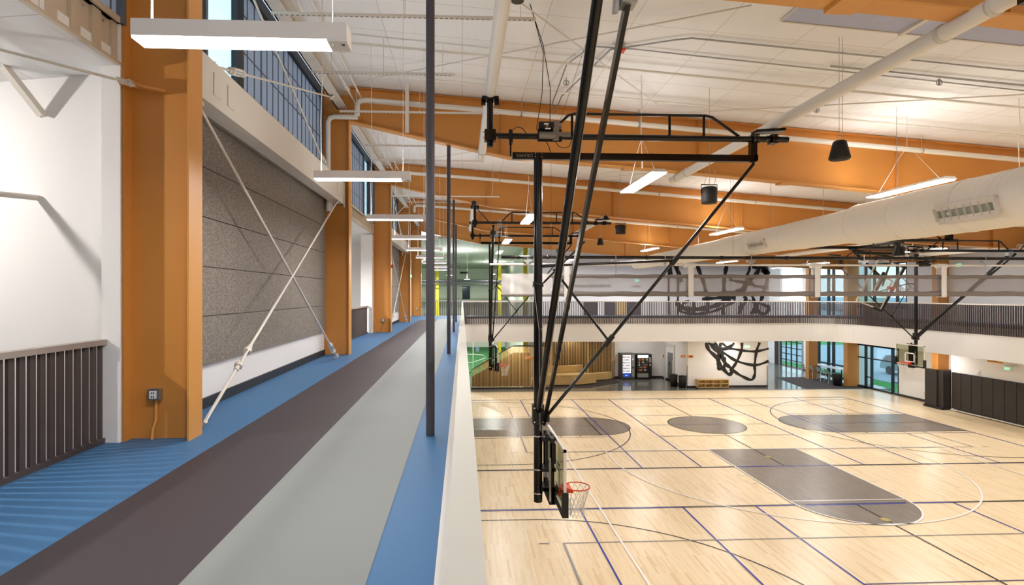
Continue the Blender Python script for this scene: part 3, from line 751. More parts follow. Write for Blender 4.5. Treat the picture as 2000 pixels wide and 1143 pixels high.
# ================================================================ CEILING-HUNG BASKETBALL HOOPS
def hoop(name, X, Y, s, zf, lb, detail=True, mark=False):
    """X,Y: mast axis; s=+1 faces +x; zf: height of the upper frame tube"""
    R = thing(name, lb, 'basketball hoop', (X, Y, 2.8), 'ceiling-hung basketball hoops')
    def P(x, y, z): return (X+s*x, Y+y, z)
    nb = 14 if detail else 10
    zb = zf-.36
    mb = MB(); mb.tube(P(0,0,2.79), P(0,0,zb+.05), .078, 24); mb.build('mast', 'black_steel', R)
    mb = MB()
    for z in (2.95, 3.38, 3.98): mb = MB(); mb.lathe([(.082,-.012),(.088,0),(.082,.012)], P(0,0,z), 20); mb.build('mast_clamp_band', 'chrome', R)
    mb = MB(); mb.bar(P(-.47,0,zb), P(4.02,0,zb), .09, .12); mb.build('pivot_bar', 'black_steel', R)
    # two parallel upper frames
    for fi, (fy, x0) in enumerate(((0, -.95), (-4.97, -.95))):
        f = MB(); f.tube(P(x0,fy,zf), P(4.64,fy,zf), .055, nb)
        h = .42
        f.path([P(.2,fy,zf+.05), P(.55,fy,zf+h-.03), P(.66,fy,zf+h), P(3.1,fy,zf+h), P(3.22,fy,zf+h-.03), P(3.72,fy,zf+.05)], .026)
        for x in (.62, 2.42, 3.06): f.tube(P(x,fy,zf), P(x,fy,zf+h), .024, 8)
        f.build('hanger_frame', 'black_steel', R)
        f = MB(); f.tube(P(-.87,fy,zf-.2), P(-.87,fy,zf+.66+(.0)), .058, nb)
        f.bar(P(-.87,fy-.09,zf+.66), P(-.87,fy+.09,zf+.66), .3, .06); f.bar(P(-.97,fy,zf-.0), P(-.77,fy,zf), .16, .2)
        for dx in (-1, 1):
            f.bar(P(-.87+dx*.12,fy,zf+.55), P(-.87+dx*.12,fy,zf+.68), .03, .08)
        if fi: f.tube(P(-.84,fy,zf+.62), P(-.3,fy,zf+.02), .02, 8)
        f.build('drop_post', 'black_steel', R)
        f = MB()
        for dx in (3.95, 4.3): f.bar(P(dx,fy,zf), P(dx+.12,fy,zf), .16, .16)
        f.bar(P(4.0,fy,zf+.13), P(4.55,fy,zf+.17), .2, .05)
        f.build('tube_clamp', 'black_steel', R)
    if detail:
        f = MB()
        for x in (-.99, -.75): 
            for dz in (-.05, .05): f.tube(P(x,-.06,zf+dz), P(x,-.09,zf+dz), .012, 6)
        for x in (3.98, 4.04, 4.2, 4.33, 4.39):
            for dz in (-.04, .04): f.tube(P(x,-.08,zf+dz), P(x,-.10,zf+dz), .010, 6)
        for x in (-.03,.03): 
            for dz in (-.03,.03): f.tube(P(x*2,-.06,zb+dz), P(x*2,-.085,zb+dz), .009, 6)
        f.build('bolts', 'chrome', R)
    f = MB(); f.bar(P(-.5,0,zb), P(-.5,0,zf-.03), .02, .03); f.bar(P(-.5,-.02,zf-.14), P(-.5,.02,zf+.1), .07, .12); f.path([P(-.45,0,zf+.12), P(-.38,0,zf+.17), P(-.28,0,zf+.14), P(-.2,0,zf+.04)], .008, 6)
    f.build('hinge_left', 'black_steel', R)
    f = MB(); f.bar(P(3.98,0,zb-.06), P(3.98,0,zf-.03), .1, .12); f.bar(P(4.02,0,zb-.05), P(4.02,0,zb+.06), .18, .03); f.build('hinge_right', 'black_steel', R)
    # winch motor
    w_ = MB(); w_.bar(P(-.02,-.07,zf), P(.42,-.07,zf), .02, .22); w_.tube(P(.0,-.12,zf+.16), P(.26,-.12,zf+.16), .075, 14); w_.build('winch_housing', 'black_matte', R)
    w_ = MB(); w_.tube(P(0,-.15,zf-.02), P(.28,-.15,zf-.02), .065, 14); w_.bar(P(.3,-.14,zf-.1), P(.3,-.14,zf+.24), .08, .1); w_.tube(P(.26,-.12,zf+.16), P(.4,-.12,zf+.16), .05, 12)
    w_.bar(P(.34,-.16,zf), P(.56,-.16,zf), .05, .07); w_.build('winch_motor', 'motor_grey', R)
    if detail:
        w_ = MB(); w_.bar(P(.08,-.197,zf+.17), P(.16,-.197,zf+.17), .003, .03, mi=0); w_.bar(P(.12,-.197,zf+.13), P(.15,-.197,zf+.13), .004, .02, mi=1); w_.bar(P(.1,-.185,zf+.09), P(.2,-.185,zf+.09), .004, .025, mi=0)
        w_.build('motor_label', ['white_plastic', 'sign_yellow'], R)
        w_ = MB(); w_.path([P(.12,-.1,zf-.1), P(.18,-.1,zf-.2), P(.22,-.05,zb+.05)], .007, 6); w_.path([P(.3,-.1,zf-.12), P(.36,-.1,zf-.2), P(.45,-.1,zf-.23), P(.55,-.1,zf-.2), P(.6,-.1,zf-.08)], .007, 6)
        zr = roofz(X)
        w_.path([P(-.04,-.05,zf+.1), P(.06,-.1,zf+.75), P(.05,-.3,zf+1.4), P(-.2,-.5,zr)], .007, 6); w_.path([P(.2,-.1,zf+.22), P(.19,-.2,zf+.8), P(.04,-.35,zf+1.5), P(-.22,-.55,zr)], .007, 6)
        w_.tube(P(.38,-.1,zf+.25), P(.9,-1.6,zr), .0035, 5)
        w_.build('cable', 'black_matte', R)
    # long diagonal brace and its knee arms
    kx = 4.0; zk = zb-.09
    f = MB(); f.tube(P(kx,0,zk), P(.13,0,4.30), .03, 12); f.build('diagonal_brace', 'black_steel', R)
    def dg(t): return P(kx+(.13-kx)*t, 0, zk+(4.30-zk)*t)
    f = MB(); f.bar(P(.05,0,7.05), P(.45,0,7.07), .09, .06); f.path([P(.4,0,7.07), dg(.385)], .024, 8)
    f.path([P(.28,0,7.0), dg(.70)], .022, 8); f.path([P(.1,0,6.75), P(.85,0,7.5)], .018, 8)
    f.bar(dg(.68), dg(.72), .09, .08); f.bar(dg(.37), dg(.40), .09, .08); f.lathe([(.0,-.05),(.1,-.05),(.1,.05),(0,.05)], P(0,0,6.72), 16)
    f.build('knee_arm', 'black_steel', R)
    if detail:
        f = MB(); f.path([P(-.09,-.09,6.7), P(.0,-.12,5.9)], .006, 6); f.path([P(.0,-.12,5.9), P(.02,-.11,4.1)], .006, 6); f.path([P(.03,-.12,5.9), P(.45,-.4,6.5)], .004, 6)
        f.build('stay_cable', 'steel', R)
    # struts running back to the second frame
    f = MB(); f.tube(P(.0,-.08,4.45), P(-.13,-4.95,zf-.12), .052, 18); f.build('back_strut_round', 'black_steel', R)
    f = MB(); f.bar(P(.1,-.06,4.22), P(.15,-4.93,zf-.16), .105, .045, (1,0,0)); f.build('back_strut_flat', 'black_steel', R)
    f = MB(); f.bar(P(.15,-4.93,zf-.2), P(.15,-4.93,zf+.12), .16, .14); f.bar(P(.05,-4.97,zf+.02), P(.05,-4.87,zf-.24), .03, .12); f.build('strut_bracket', 'galv', R)
    if detail:
        f = MB(); f.path([P(.06,-.1,4.5), P(-.05,-4.8,zf-.1)], .005, 6); f.build('hoist_cable', 'steel', R)
    # hub where braces meet the mast
    f = MB(); f.bar(P(0,0,4.2), P(0,0,4.55), .2, .2); f.bar(P(.02,0,4.3), P(.2,0,4.3), .12, .12); f.build('mast_hub', 'black_matte', R)
    f = MB()
    for z in (4.25, 4.5):
        for a in (-.08, .08): f.tube(P(a,-.1,z), P(a,-.12,z), .014, 8)
    f.build('hub_bolts', 'chrome', R)
    # board carrier
    f = MB(); f.bar(P(.14,-.12,3.05), P(.14,-.12,4.05), .05, .05); f.bar(P(.14,.12,3.05), P(.14,.12,4.05), .05, .05)
    for z in (3.05, 3.4, 3.95): f.bar(P(.05,0,z), P(.3,0,z), .3, .06)
    f.bar(P(.25,0,2.78), P(.25,0,4.0), .3, .04); f.prism([(.05, 3.1), (.3, 3.1), (.3, 2.78), (.18, 2.78)], lambda u, v, t: P(u, t, v), -.15, .15)
    f.bar(P(.22,-.3,3.96), P(.22,.3,3.96), .06, .08); f.bar(P(.26,-.2,3.7), P(.26,.0,3.7), .06, .35)
    f.build('board_carrier', 'black_matte', R)
    f = MB(); f.bar(P(.19,-.17,2.85), P(.19,-.17,3.62), .03, .03); f.bar(P(.1,-.1,3.32), P(.2,-.16,3.32), .05, .1); f.build('height_adjuster', 'steel', R)
    # backboard
    B = MB()
    x0, x1 = .30, .345
    zt, zl = 3.97, 2.90
    def bx(m, xa, xb, ya, yb, za, zc, mi=0): 
        a = P(xa, ya, za); b = P(xb, yb, zc); m.box(a[0], b[0], a[1], b[1], a[2], b[2], mi)
    bx(B, x0, x1, -.915, .915, zt-.045, zt); bx(B, x0, x1, -.915, .915, zl, zl+.045); bx(B, x0, x1, -.915, -.87, zl, zt); bx(B, x0, x1, .87, .915, zl, zt)
    bo = B.build('backboard', 'white_steel', R)
    G = MB(); bx(G, .325, .333, -.87, .87, zl+.045, zt-.045); G.build('board_glass', 'board_glass', bo)
    T = MB(); xa, xb = .334, .342
    for ya, yb, za, zc in ((-.305,.305,3.50,3.55), (-.305,-.255,3.1,3.55), (.255,.305,3.1,3.55), (-.305,.305,3.08,3.12)): bx(T, xa, xb, ya, yb, za, zc)
    T.build('target_square', 'line_white', bo)
    D = MB()
    bx(D, .27, .375, -.935, .935, 2.86, 2.93)
    for sy in (-1, 1): bx(D, .27, .375, sy*.865, sy*.945, 2.86, 3.27)
    D.build('edge_padding', 'black_matte', bo)
    # rim and net
    xc = .71
    rm = MB(); rm.path([P(xc+.2286*math.cos(2*PI*i/32), .2286*math.sin(2*PI*i/32), 3.05) for i in range(32)], .011, 8, closed=True)
    rm.prism([(.35,-.13),(.35,.13),(.6,.2),(.6,-.2)], lambda u, v, t: P(u, v, t), 3.00, 3.045)
    bx(rm, .34, .40, -.12, .12, 2.93, 3.06)
    rm.build('rim', 'rim_red', R)
    nt_ = MB(); n = 12; lev = [(0, .222, 3.04), (1, .195, 2.93), (2, .16, 2.82), (3, .135, 2.71), (4, .125, 2.60), (5, .135, 2.52)]
    for i in range(n):
        for sg in (-1, 1):
            pts = []
            for l, r_, z in lev:
                a = 2*PI*(i+sg*.5*l)/n; pts.append(P(xc+r_*math.cos(a), r_*math.sin(a), z))
            nt_.path(pts, .0055 if detail else .006, 4)
    nt_.build('net', 'net_white', R)
    if mark:
        # lettering stencilled on the pivot bar and mast, upside down as hung
        tm = text_mb('DRAPER', .105, lambda u, v, q: P(.0-.02+.0-u, -.047-q, zb-(.035-v*-1)+.0+.0) , 0, .002)
        tm.build('bar_lettering', 'motor_grey', R)
        for zz, tx in ((zb-.22, 'DRAPER'), (zb-.3, '383')):
            pass
    return R
# the pivot-bar lettering reads upside down, so u runs leftwards and v runs down
H1 = hoop('ceiling_hoop', 1.37, 9.96, 1, 9.40, 'large black folding hoop frame in the middle foreground, its basket low over the near court', True)
def bartext():
    X, Y, zb = 1.37, 9.96, 9.04
    tm = text_mb('DRAPER', .085, lambda u, v, q: (X-.10-u, Y-.050-q, zb+.03-v), 0, .002)
    tm.build('bar_lettering', 'motor_grey', H1)
bartext()
hoop('ceiling_hoop', 1.37, 27.1, 1, 9.40, 'smaller black hoop on the left, with white net in front of the wooden slats', False)
hoop('ceiling_hoop', 23.10, 27.15, -1, 8.35, 'black hoop on the right, its glass board facing the camera side above the padded wall', False)

# folded-up cross-court hoop: board hangs tilted just under the ceiling frames
R = thing('folded_hoop', 'swung-up hoop hanging on its side behind the rolled curtain, right of centre', 'basketball hoop', (16.6, 21.3, 6.0), 'ceiling-hung basketball hoops')
tl = math.radians(20); e1 = Vector((-math.sin(tl)*.97, .22, -math.cos(tl)*.97)).normalized()      # along the long board side (downwards)
e2 = Vector((math.cos(tl), 0, -math.sin(tl))); e2 = (e2-e1*e2.dot(e1)).normalized(); e3 = e1.cross(e2).normalized()
C0 = Vector((16.62, 21.3, 6.93))
def Q(a, b, c=0): return C0+e1*a+e2*b+e3*c
mb = MB()
for a, b in (((-.915,-.53),(.915,-.53)), ((-.915,.53),(.915,.53)), ((-.915,-.53),(-.915,.53)), ((.915,-.53),(.915,.53))): mb.bar(Q(*a), Q(*b), .05, .045, e3)
bo = mb.build('backboard', 'white_steel', R)
mb = MB(); mb.add([Q(-.9,-.52), Q(.9,-.52), Q(.9,.52), Q(-.9,.52)], [(0,1,2,3)]); mb.build('board_glass', 'board_glass', bo)
mb = MB()
for a, b in (((-.3,-.1),(.3,-.1)), ((-.3,-.1),(-.3,.4)), ((.3,-.1),(.3,.4)), ((-.3,.4),(.3,.4))): mb.bar(Q(*a, .01), Q(*b, .01), .05, .01, e3)
mb.build('target_square', 'line_white', bo)
mb = MB(); mb.bar(Q(-.95,.57), Q(.95,.57), .09, .09, e3); mb.bar(Q(.94,.2), Q(.94,.6), .09, .09, e3); mb.bar(Q(-.94,.2), Q(-.94,.6), .09, .09, e3); mb.build('edge_padding', 'black_matte', bo)
mb = MB(); mb.path([Q(.2286*math.cos(2*PI*i/24), .42, .38+.2286*math.sin(2*PI*i/24)) for i in range(24)], .012, 8, closed=True); mb.bar(Q(0,.42,.02), Q(0,.42,.18), .22, .1, e1); mb.build('rim', 'rim_red', R)
mb = MB()
for i in range(12):
    for sg in (-1, 1):
        mb.path([Q(r_*math.cos(2*PI*(i+sg*.5*l)/12), .42+.11*l, .38+r_*math.sin(2*PI*(i+sg*.5*l)/12)) for l, r_ in enumerate((.22,.19,.16,.14,.13))], .005, 4)
mb.build('net', 'net_white', R)
zf = 8.45
for fy, x0, x1 in ((18.9, 13.2, 17.6), (22.0, 13.9, 18.2)):
    f = MB(); f.tube((x0,fy,zf), (x1,fy,zf), .06, 12)
    f.path([(x0+.6,fy,zf+.05), (x0+1.1,fy,zf+.4), (x1-1.1,fy,zf+.4), (x1-.6,fy,zf+.05)], .026)
    for x in (x0+1.2, x1-1.3): f.tube((x,fy,zf), (x,fy,zf+.4), .022, 8)
    for x in (x0+.3, x1-.3): f.bar((x,fy,zf+.0), (x,fy,zf+.25), .18, .16)
    f.build('hanger_frame', 'black_steel', R)
f = MB(); f.bar((15.6, 18.9, zf-.05), (15.9, 22.0, zf-.05), .1, .1); f.tube(Q(-.3,-.1,-.1), (15.9, 22.0, zf), .06, 12)
f.tube(Q(0,.2,-.1), (15.6, 19.2, zf-.1), .035, 10); f.bar(Q(-.5,0,-.06), Q(.5,0,-.06), .14, .08, e3)
f.tube((15.9, 21.9, zf-.1), (17.7, 21.5, 7.95), .05, 10); f.tube((15.0,20.4,8.1), (16.9,20.6,8.1), .06, 10)
f.build('folding_arm', 'black_steel', R)

# white structural tubes that carry the hoop frames
def ctube(x, y0, y1, z, lb):
    t = thing('ceiling_tube', lb, 'pipe', (x, (y0+y1)/2, z-.1), 'white tubes carrying the hoop frames')
    mb = MB(); mb.tube((x,y0,z), (x,y1,z), .1, 24, cap=False); mb.tube((x,y0+.3,z), (x,y0+.25,z), .099, 20); mb.tube((x,y1-.05,z), (x,y1,z), .1, 20); mb.build('tube', 'pipe_white', t)
    mb = MB(); mb.tube((x,y0+.02,z), (x,y0+.03,z), .088, 20); mb.build('mouth_shade', 'dark_recess', t)  # dark disc painted as the shade inside the tube
    for y in FR:
        mb = MB()
        if y0-.4 < y+.15 < y1+.4:
            yy = min(max(y+.15, y0+.1), y1-.1); mb.box(x-.04, x+.04, yy-.06, yy+.06, z+.08, max(raftz(x)+.05, z+.12)); mb.build('hanger', 'white_steel', t)
            for dy in (-.35, .3):
                if y0 < yy+dy < y1: mb = MB(); mb.lathe([(.102,-.03),(.112,-.03),(.112,.03),(.102,.03)], (x,yy+dy,z), 20, axis='y'); mb.build('ring_clamp', 'white_steel', t)
ctube(.50, 4.5, 14.6, 10.16, 'white ceiling tube left of the black poles, ending above the second light')
ctube(5.78, 4.5, 15.0, 9.68, 'long white ceiling tube sweeping diagonally from the top right corner')
ctube(.46, 22.0, 31.2, 10.16, 'short-looking white tube with dark open end left of the nearest mast')
ctube(5.85, 22.3, 31.2, 9.66, 'white tube with dark open end right of the black bars')
ctube(18.2, 22.2, 31.2, 8.72, 'white tube below the large duct, behind the curtain pipe')
ctube(23.7, 22.2, 31.2, 8.56, 'white tube at the right edge, above the right hoop frame')
ctube(17.3, 14.5, 22.8, 8.75, 'white tube hung under the large duct near its right end')
ctube(13.6, 18.2, 22.9, 8.78, 'white tube carrying the swung-up hoop beside the duct')
# ================================================================ LIGHTS
def area(name, loc, sx, sy, power, down=True, col=(1,.985,.965), parent=None):
    L = bpy.data.lights.new(name, 'AREA'); L.shape = 'RECTANGLE'; L.size = sx; L.size_y = sy; L.energy = power; L.color = col
    o = bpy.data.objects.new(name, L); COL.objects.link(o); o.location = loc
    if not down: o.rotation_euler = (PI, 0, 0)
    if parent is not None: o.parent = parent; o.location = Vector(loc)-wloc(parent)
    return o
# pendants over the track
def pendant(i):
    y = 3.43+4.115*i; x0, x1 = -2.0, -.71; zb = 8.10; xm = (x0+x1)/2
    t = thing('pendant_light', ('white linear pendant light nearest the camera, top left' if i == 0 else '%s white linear pendant light in the row over the track' % ORD[i]), 'ceiling light', (xm, y+.07, zb), 'linear pendants over the track')
    mb = MB(); mb.box(x0, x1, y, y+.15, zb+.012, zb+.115); mb.box(x1-.12, x1, y, y+.15, zb-.001, zb+.013)
    mb.build('housing', 'fixture_white', t)
    mb = MB(); mb.box(x0+.004, x1-.12, y+.004, y+.146, zb-.002, zb+.012); mb.build('diffuser', 'lamp', t)
    mb = MB(); mb.lathe([(0,-.01),(.014,-.008),(.016,0)], (x1-.08, y+.05, zb), 10); mb.box(x1-.04, x1-.02, y+.04, y+.06, zb-.002, zb+.001, 1); mb.build('sensor', ['white_plastic', 'black_matte'], t)
    for x in (x1-.1,):
        mb = MB(); mb.tube((x, y+.075, zb+.11), (x, y+.075, roofz(x)-.0), .004, 6); mb.tube((x,y+.075,zb+.11),(x,y+.075,zb+.15),.01,8); mb.build('suspension_wire', 'white_plastic', t)
    mb = MB(); mb.path([(x0+.08,y+.09,zb+.11), (x0+.07,y+.1,zb+.8), (x0+.10,y+.09,zb+1.6), (x0+.08,y+.09,roofz(x0)-.0)], .007, 6); mb.build('power_cord', 'white_plastic', t)
    area('lamp_light', (xm-.05, y+.075, zb-.012), 1.1, .12, TRACK_LIGHT, parent=t)
    area('added_uplight', (xm-.05, y+.075, zb+.13), 1.1, .12, TRACK_LIGHT*.4, down=False, parent=t)  # upward light added to brighten the ceiling; the housing is closed on top
for i in range(-1, 9): 
    if i >= 0: pendant(i)
# high-bay twin fittings in the hall: (x, y, z, name of place)
HB = [(4.0, 12.2, 9.0, 'bright twin high-bay lamp between the black bars and the drum speaker'),
      (10.5, 12.6, 9.0, 'bright high-bay lamp in front of the orange girder above the large duct'),
      (2.2, 18.3, 9.0, 'high-bay lamp glaring just left of the nearest mast'),
      (2.1, 26.2, 9.0, 'high-bay lamp above the left distant hoop'),
      (10.5, 21.6, 9.0, 'high-bay lamp against the orange girder left of the duct'),
      (10.5, 30.6, 9.0, 'small high-bay lamp above the black curtain pipe, centre'),
      (22.0, 25.4, 8.6, 'high-bay lamp near the right edge below the duct'),
      (22.0, 33.5, 8.4, 'distant high-bay lamp below the exit of the duct, right'),
      (2.2, 33.0, 9.0, 'distant high-bay lamp beside the left mast struts'),
      (16.4, 33.6, 8.5, 'distant high-bay lamp behind the rolled curtain'),
      (7.0, 36.0, 8.7, 'distant high-bay lamp over the far railing, left of centre'),
      (12.0, 36.3, 8.3, 'distant high-bay lamp over the far railing, centre'),
      (16.5, 25.6, 8.75, 'added high-bay lamp, unseen behind the large duct'), (23.5, 18.5, 8.4, 'added high-bay lamp just beyond the right picture edge')]  # these last two are added to brighten the upper right wall
def highbay(x, y, z, lb, vis=True):
    t = thing('high_bay_light', lb, 'ceiling light', (x, y, z), 'high-bay lamps over the courts')
    w_, l_ = .34, 2.3
    mb = MB(); mb.prism([(-w_/2, .03), (w_/2, .03), (w_/2-.06, .09), (-w_/2+.06, .09)], lambda u, v, q: (x+u, y+q, z+v), -l_/2, l_/2); mb.build('housing', 'fixture_white', t)
    mb = MB()
    for s in (-1, 1): mb.box(x+s*.085-.07, x+s*.085+.07, y-l_/2+.04, y+l_/2-.04, z+.005, z+.03)
    mb.build('diffuser', 'lamp', t)
    mb = MB(); zr = roofz(x)
    for s in (-1, 1): mb.path([(x, y+s*.9, z+.09), (x, y+s*.2, z+.85), (x, y, z+1.0 if zr > z+1.1 else zr-.05)], .003, 5)
    mb.tube((x, y, min(z+1.0, zr-.05)), (x, y, zr), .005, 5); mb.build('suspension_wire', 'white_plastic', t)
    area('lamp_light', (x, y, z-.01), .34, 2.2, HALL_LIGHT, parent=t)
    area('added_uplight', (x, y, z+.11), .34, 2.2, HALL_LIGHT*.13, down=False, parent=t)  # added upward fill for the roof, above a solid housing
for a in HB: highbay(*a)
for x, y, z, lb in ((4, 3.5, 9.2, 'left lamp of the row just above the view'), (11, 3.5, 8.8, 'middle lamp of the row just above the view'), (18, 3.5, 8.5, 'right lamp of the row just above the view'), (18, 13, 8.5, 'lamp beyond the right edge, over the near free throw line'),
        (24, 11, 8.2, 'lamp beyond the right edge, by the right wall'), (4, -5, 9.2, 'left lamp of the row behind the viewpoint'), (12, -5, 8.8, 'middle lamp of the row behind the viewpoint'), (20, -5, 8.4, 'right lamp of the row behind the viewpoint')):
    highbay(x, y, z, 'high-bay lamp out of view, '+lb)
# lamps of the neighbouring rooms
def simple_lamp(name, x, y, z, sx, sy, p, lb, zr, m='lamp_soft', col=(1,.97,.93), grp=None, tilt=0):
    t = thing(name, lb, 'ceiling light', (x, y, z), grp)
    mb = MB(); mb.box(x-sx/2, x+sx/2, y-sy/2, y+sy/2, z+.02, z+.08); mb.build('housing', 'fixture_white', t)
    mb = MB(); mb.box(x-sx/2+.02, x+sx/2-.02, y-sy/2+.02, y+sy/2-.02, z, z+.02); mb.build('diffuser', m, t)
    mb = MB(); mb.tube((x, y, z+.08), (x, y, zr), .006, 6); mb.build('stem', 'white_plastic', t)
    la = area('lamp_light', (x, y, z-.02), sx, sy, p, col=col, parent=t); la.rotation_euler = (0, tilt, 0)
    if 'green' in name: area('added_uplight', (x, y, z+.12), sx, sy, p*.2, down=False, col=(1,.95,1), parent=t)  # added fill that lifts the ceiling of the green hall
SL = 'linear lamps of the side rooms'
simple_lamp('room_light', -6.6, 4.6, 8.35, .10, .10, 88, 'lamp of the left side room outside the picture', 8.6, grp=SL, tilt=-.8)
simple_lamp('room_light', -6.2, 18.6, 7.9, .2, 1.2, 300, 'lamp inside the white room beyond the second orange column', 8.65, grp=SL)
simple_lamp('room_light', -5.6, 36.0, 7.6, .2, 1.2, 60, 'lamp of the farthest left side room', 8.7, grp=SL)
TL = [(-1.1, 47, 8.1, 'small bright lamp under the green ceiling beside the dark posts'), (.4, 47, 7.75, 'lone round pendant lamp under the green ceiling'),
      (3.2, 58, 8.6, 'lamp under the green ceiling near the yellow column'), (-3.5, 58, 8.6, 'farther lamp under the green ceiling'), (-8, 50, 8.6, 'lamp at the hidden side of the green hall')]
for x, y, z, lb in TL:
    simple_lamp('green_hall_light', x, y, z, .5, .25, 380, lb, 10.55-(y-39.4)*.0313, m='lamp', col=(.98,1,.93), grp='lamps in the green hall')
simple_lamp('lobby_light', 26.5, 45.5, 8.7, .3, 1.2, 220, 'lamp over the tall lobby beyond the right corner', 9.3, grp=SL)
simple_lamp('lobby_light', 19, 47, 3.4, .3, 1.2, 70, 'lamp over the lobby floor behind the mural wall', 3.9, grp=SL)
for x, y in ((8.0, 40.6), (13.2, 40.3), (18.5, 36.6), (23.8, 36.3), (3.5, 37.2)):
    simple_lamp('soffit_light', x, y, 3.40 if y < 39.3 else 3.82, .18, 1.2, 34, 'strip lamp under the far end, %s' % ({8.0: 'above the plywood benches', 13.2: 'above the vending machines', 18.5: 'in front of the mural wall', 23.8: 'over the lobby opening', 3.5: 'above the sloping slatted guard'}[x]), 3.5 if y < 39.3 else 3.9, grp='strip lamps under the far track')
for x, y in ((26.4, 30), (26.4, 22)):
    simple_lamp('soffit_light', x, y, 3.40, .18, 1.2, 30, 'strip lamp under the right track %s' % ('by the padded column' if y > 25 else 'nearer the camera'), 3.5, grp='strip lamps under the right track')

# ================================================================ DUCT
D = thing('air_duct', 'large round white air duct running along the hall on the right', 'duct', (10, 18, 7.8))
prof = [(6.0, .52), (11.8, .52), (12.0, .50), (13.4, .50), (13.9, .43), (16.0, .42), (16.4, .40), (20.5, .40), (21.0, .36), (24.5, .36), (25.2, .33), (31.0, .31), (31.4, .30)]
n = 36; mb = MB(); vs = []; 
for y, r_ in prof:
    for i in range(n): vs.append((10+r_*math.cos(2*PI*i/n), y, 8.29+r_*math.sin(2*PI*i/n)))
mb.add(vs, [(j*n+i, j*n+(i+1) % n, (j+1)*n+(i+1) % n, (j+1)*n+i) for j in range(len(prof)-1) for i in range(n)], 0, True)
mb.add(vs[:n], [tuple(range(n))]); mb.add(vs[-n:], [tuple(range(n))])
def dr(y):
    for (a, ra_), (b, rb_) in zip(prof, prof[1:]):
        if a <= y <= b: return ra_+(rb_-ra_)*(y-a)/(b-a)
    return .3
mb.build('duct_body', 'duct_white', D)
for y in (8.2, 10.4, 12.0, 13.4, 16.4, 18.6, 21.0, 24.5, 28.0):
    mb = MB(); r_ = dr(y); mb.lathe([(r_-.005,-.03),(r_+.012,-.025),(r_+.012,.025),(r_-.005,.03)], (10,y,8.29), 36, axis='y'); mb.build('seam_ring', 'duct_white', D)
mb = MB(); y = 7.0
while y < 30.5:
    r_ = dr(y); mb.lathe([(r_-.002,-.004),(r_+.004,0),(r_-.002,.004)], (10,y,8.29), 36, axis='y'); y += .16
o_ = mb.build('spiral_rib', 'duct_white', D); o_['kind'] = 'stuff'
def grille(y, L, hgt):
    r_ = dr(y); a = math.radians(198); t = Vector((math.cos(a), 0, math.sin(a))); u = Vector((-math.sin(a), 0, math.cos(a)))*-1
    c = Vector((10, y, 8.29))+t*(r_+.03)
    f = MB(); Yv = Vector((0, 1, 0))
    for s in (-1, 1): f.bar(c+u*s*hgt/2-Yv*L/2, c+u*s*hgt/2+Yv*L/2, .03, .12, u)
    for s in (-1, 1): f.bar(c-u*hgt/2+Yv*s*L/2, c+u*hgt/2+Yv*s*L/2, .12, .03, Yv)
    k = int(L/.14)
    for i in range(1, k): f.bar(c-u*hgt/2-Yv*L/2+Yv*L*i/k, c+u*hgt/2-Yv*L/2+Yv*L*i/k, .07, .008, Yv)
    g_ = f.build('air_grille', 'white_steel', D)
    f = MB(); b = c-t*.02; f.add([b-u*hgt/2-Yv*L/2, b+u*hgt/2-Yv*L/2, b+u*hgt/2+Yv*L/2, b-u*hgt/2+Yv*L/2], [(0,1,2,3)]); f.build('grille_back', 'grey_green', g_)
grille(10.0, 1.25, .27); grille(17.6, .95, .22); grille(25.5, .9, .18)
for y in (9.2, 12.3, 14.9, 17.5, 20.2, 23, 26, 29.5): mb = MB(); mb.tube((10, y, 8.29+dr(y)-.01), (10, y, roofz(10)), .006, 6); mb.build('hanger_rod', 'steel', D)
# branch duct
# ================================================================ ROLLED DIVIDER CURTAIN
Cn = thing('divider_curtain', 'rolled translucent mesh curtain strung across the hall', 'curtain', (13, 18.6, 6.48))
Yc = 18.6; x0, x1 = 1.31, 27.3
def sag(z, wob, x, ph): return z+wob*math.sin(x*2.1+ph)
mb = MB(); N = 90; vs = []
for i in range(N+1):
    x = 3.05+(x1-3.05)*i/N; vs += [(x, Yc+.03*math.sin(x*3), 6.60), (x, Yc+.04*math.sin(x*2.3+1), 7.10)]
mb.add(vs, [(2*i, 2*i+2, 2*i+3, 2*i+1) for i in range(N)], 0, True); mb.build('mesh_sheet', 'mesh_curtain', Cn)
for nm, za, zb_, dy in (('bottom_roll', 6.46, 6.63, .09), ('top_fold', 7.08, 7.21, .05)):
    mb = MB(); vs = []; N = 90; K = 10
    for i in range(N+1):
        x = 3.0+(x1-3.0)*i/N; zc = (za+zb_)/2+.008*math.sin(x*5); h = (zb_-za)/2*(1+.08*math.sin(x*7))
        for k in range(K): a = 2*PI*k/K; vs.append((x, Yc+dy*math.cos(a), zc+h*math.sin(a)))
    mb.add(vs, [(i*K+k, i*K+(k+1) % K, (i+1)*K+(k+1) % K, (i+1)*K+k) for i in range(N) for k in range(K)], 0, True); mb.build(nm, 'curtain_hem', Cn)
mb = MB(); vs = []; N = 40
for i in range(N+1):
    x = x0+(3.02-x0)*i/N
    for j in range(9):
        z = 6.48+.75*j/8; vs.append((x, Yc-.03+.035*math.sin(x*6+j*.9)*math.sin(j*.6)+.02*math.sin(x*13), z))
mb.add(vs, [(i*9+j, (i+1)*9+j, (i+1)*9+j+1, i*9+j+1) for i in range(N) for j in range(8)], 0, True); mb.build('white_end_panel', 'curtain_white', Cn)
mb = MB(); mb.tube((x0-.02, Yc-.03, 6.5), (3.05, Yc-.03, 6.5), .05, 12); mb.build('end_panel_hem', 'curtain_hem', Cn)
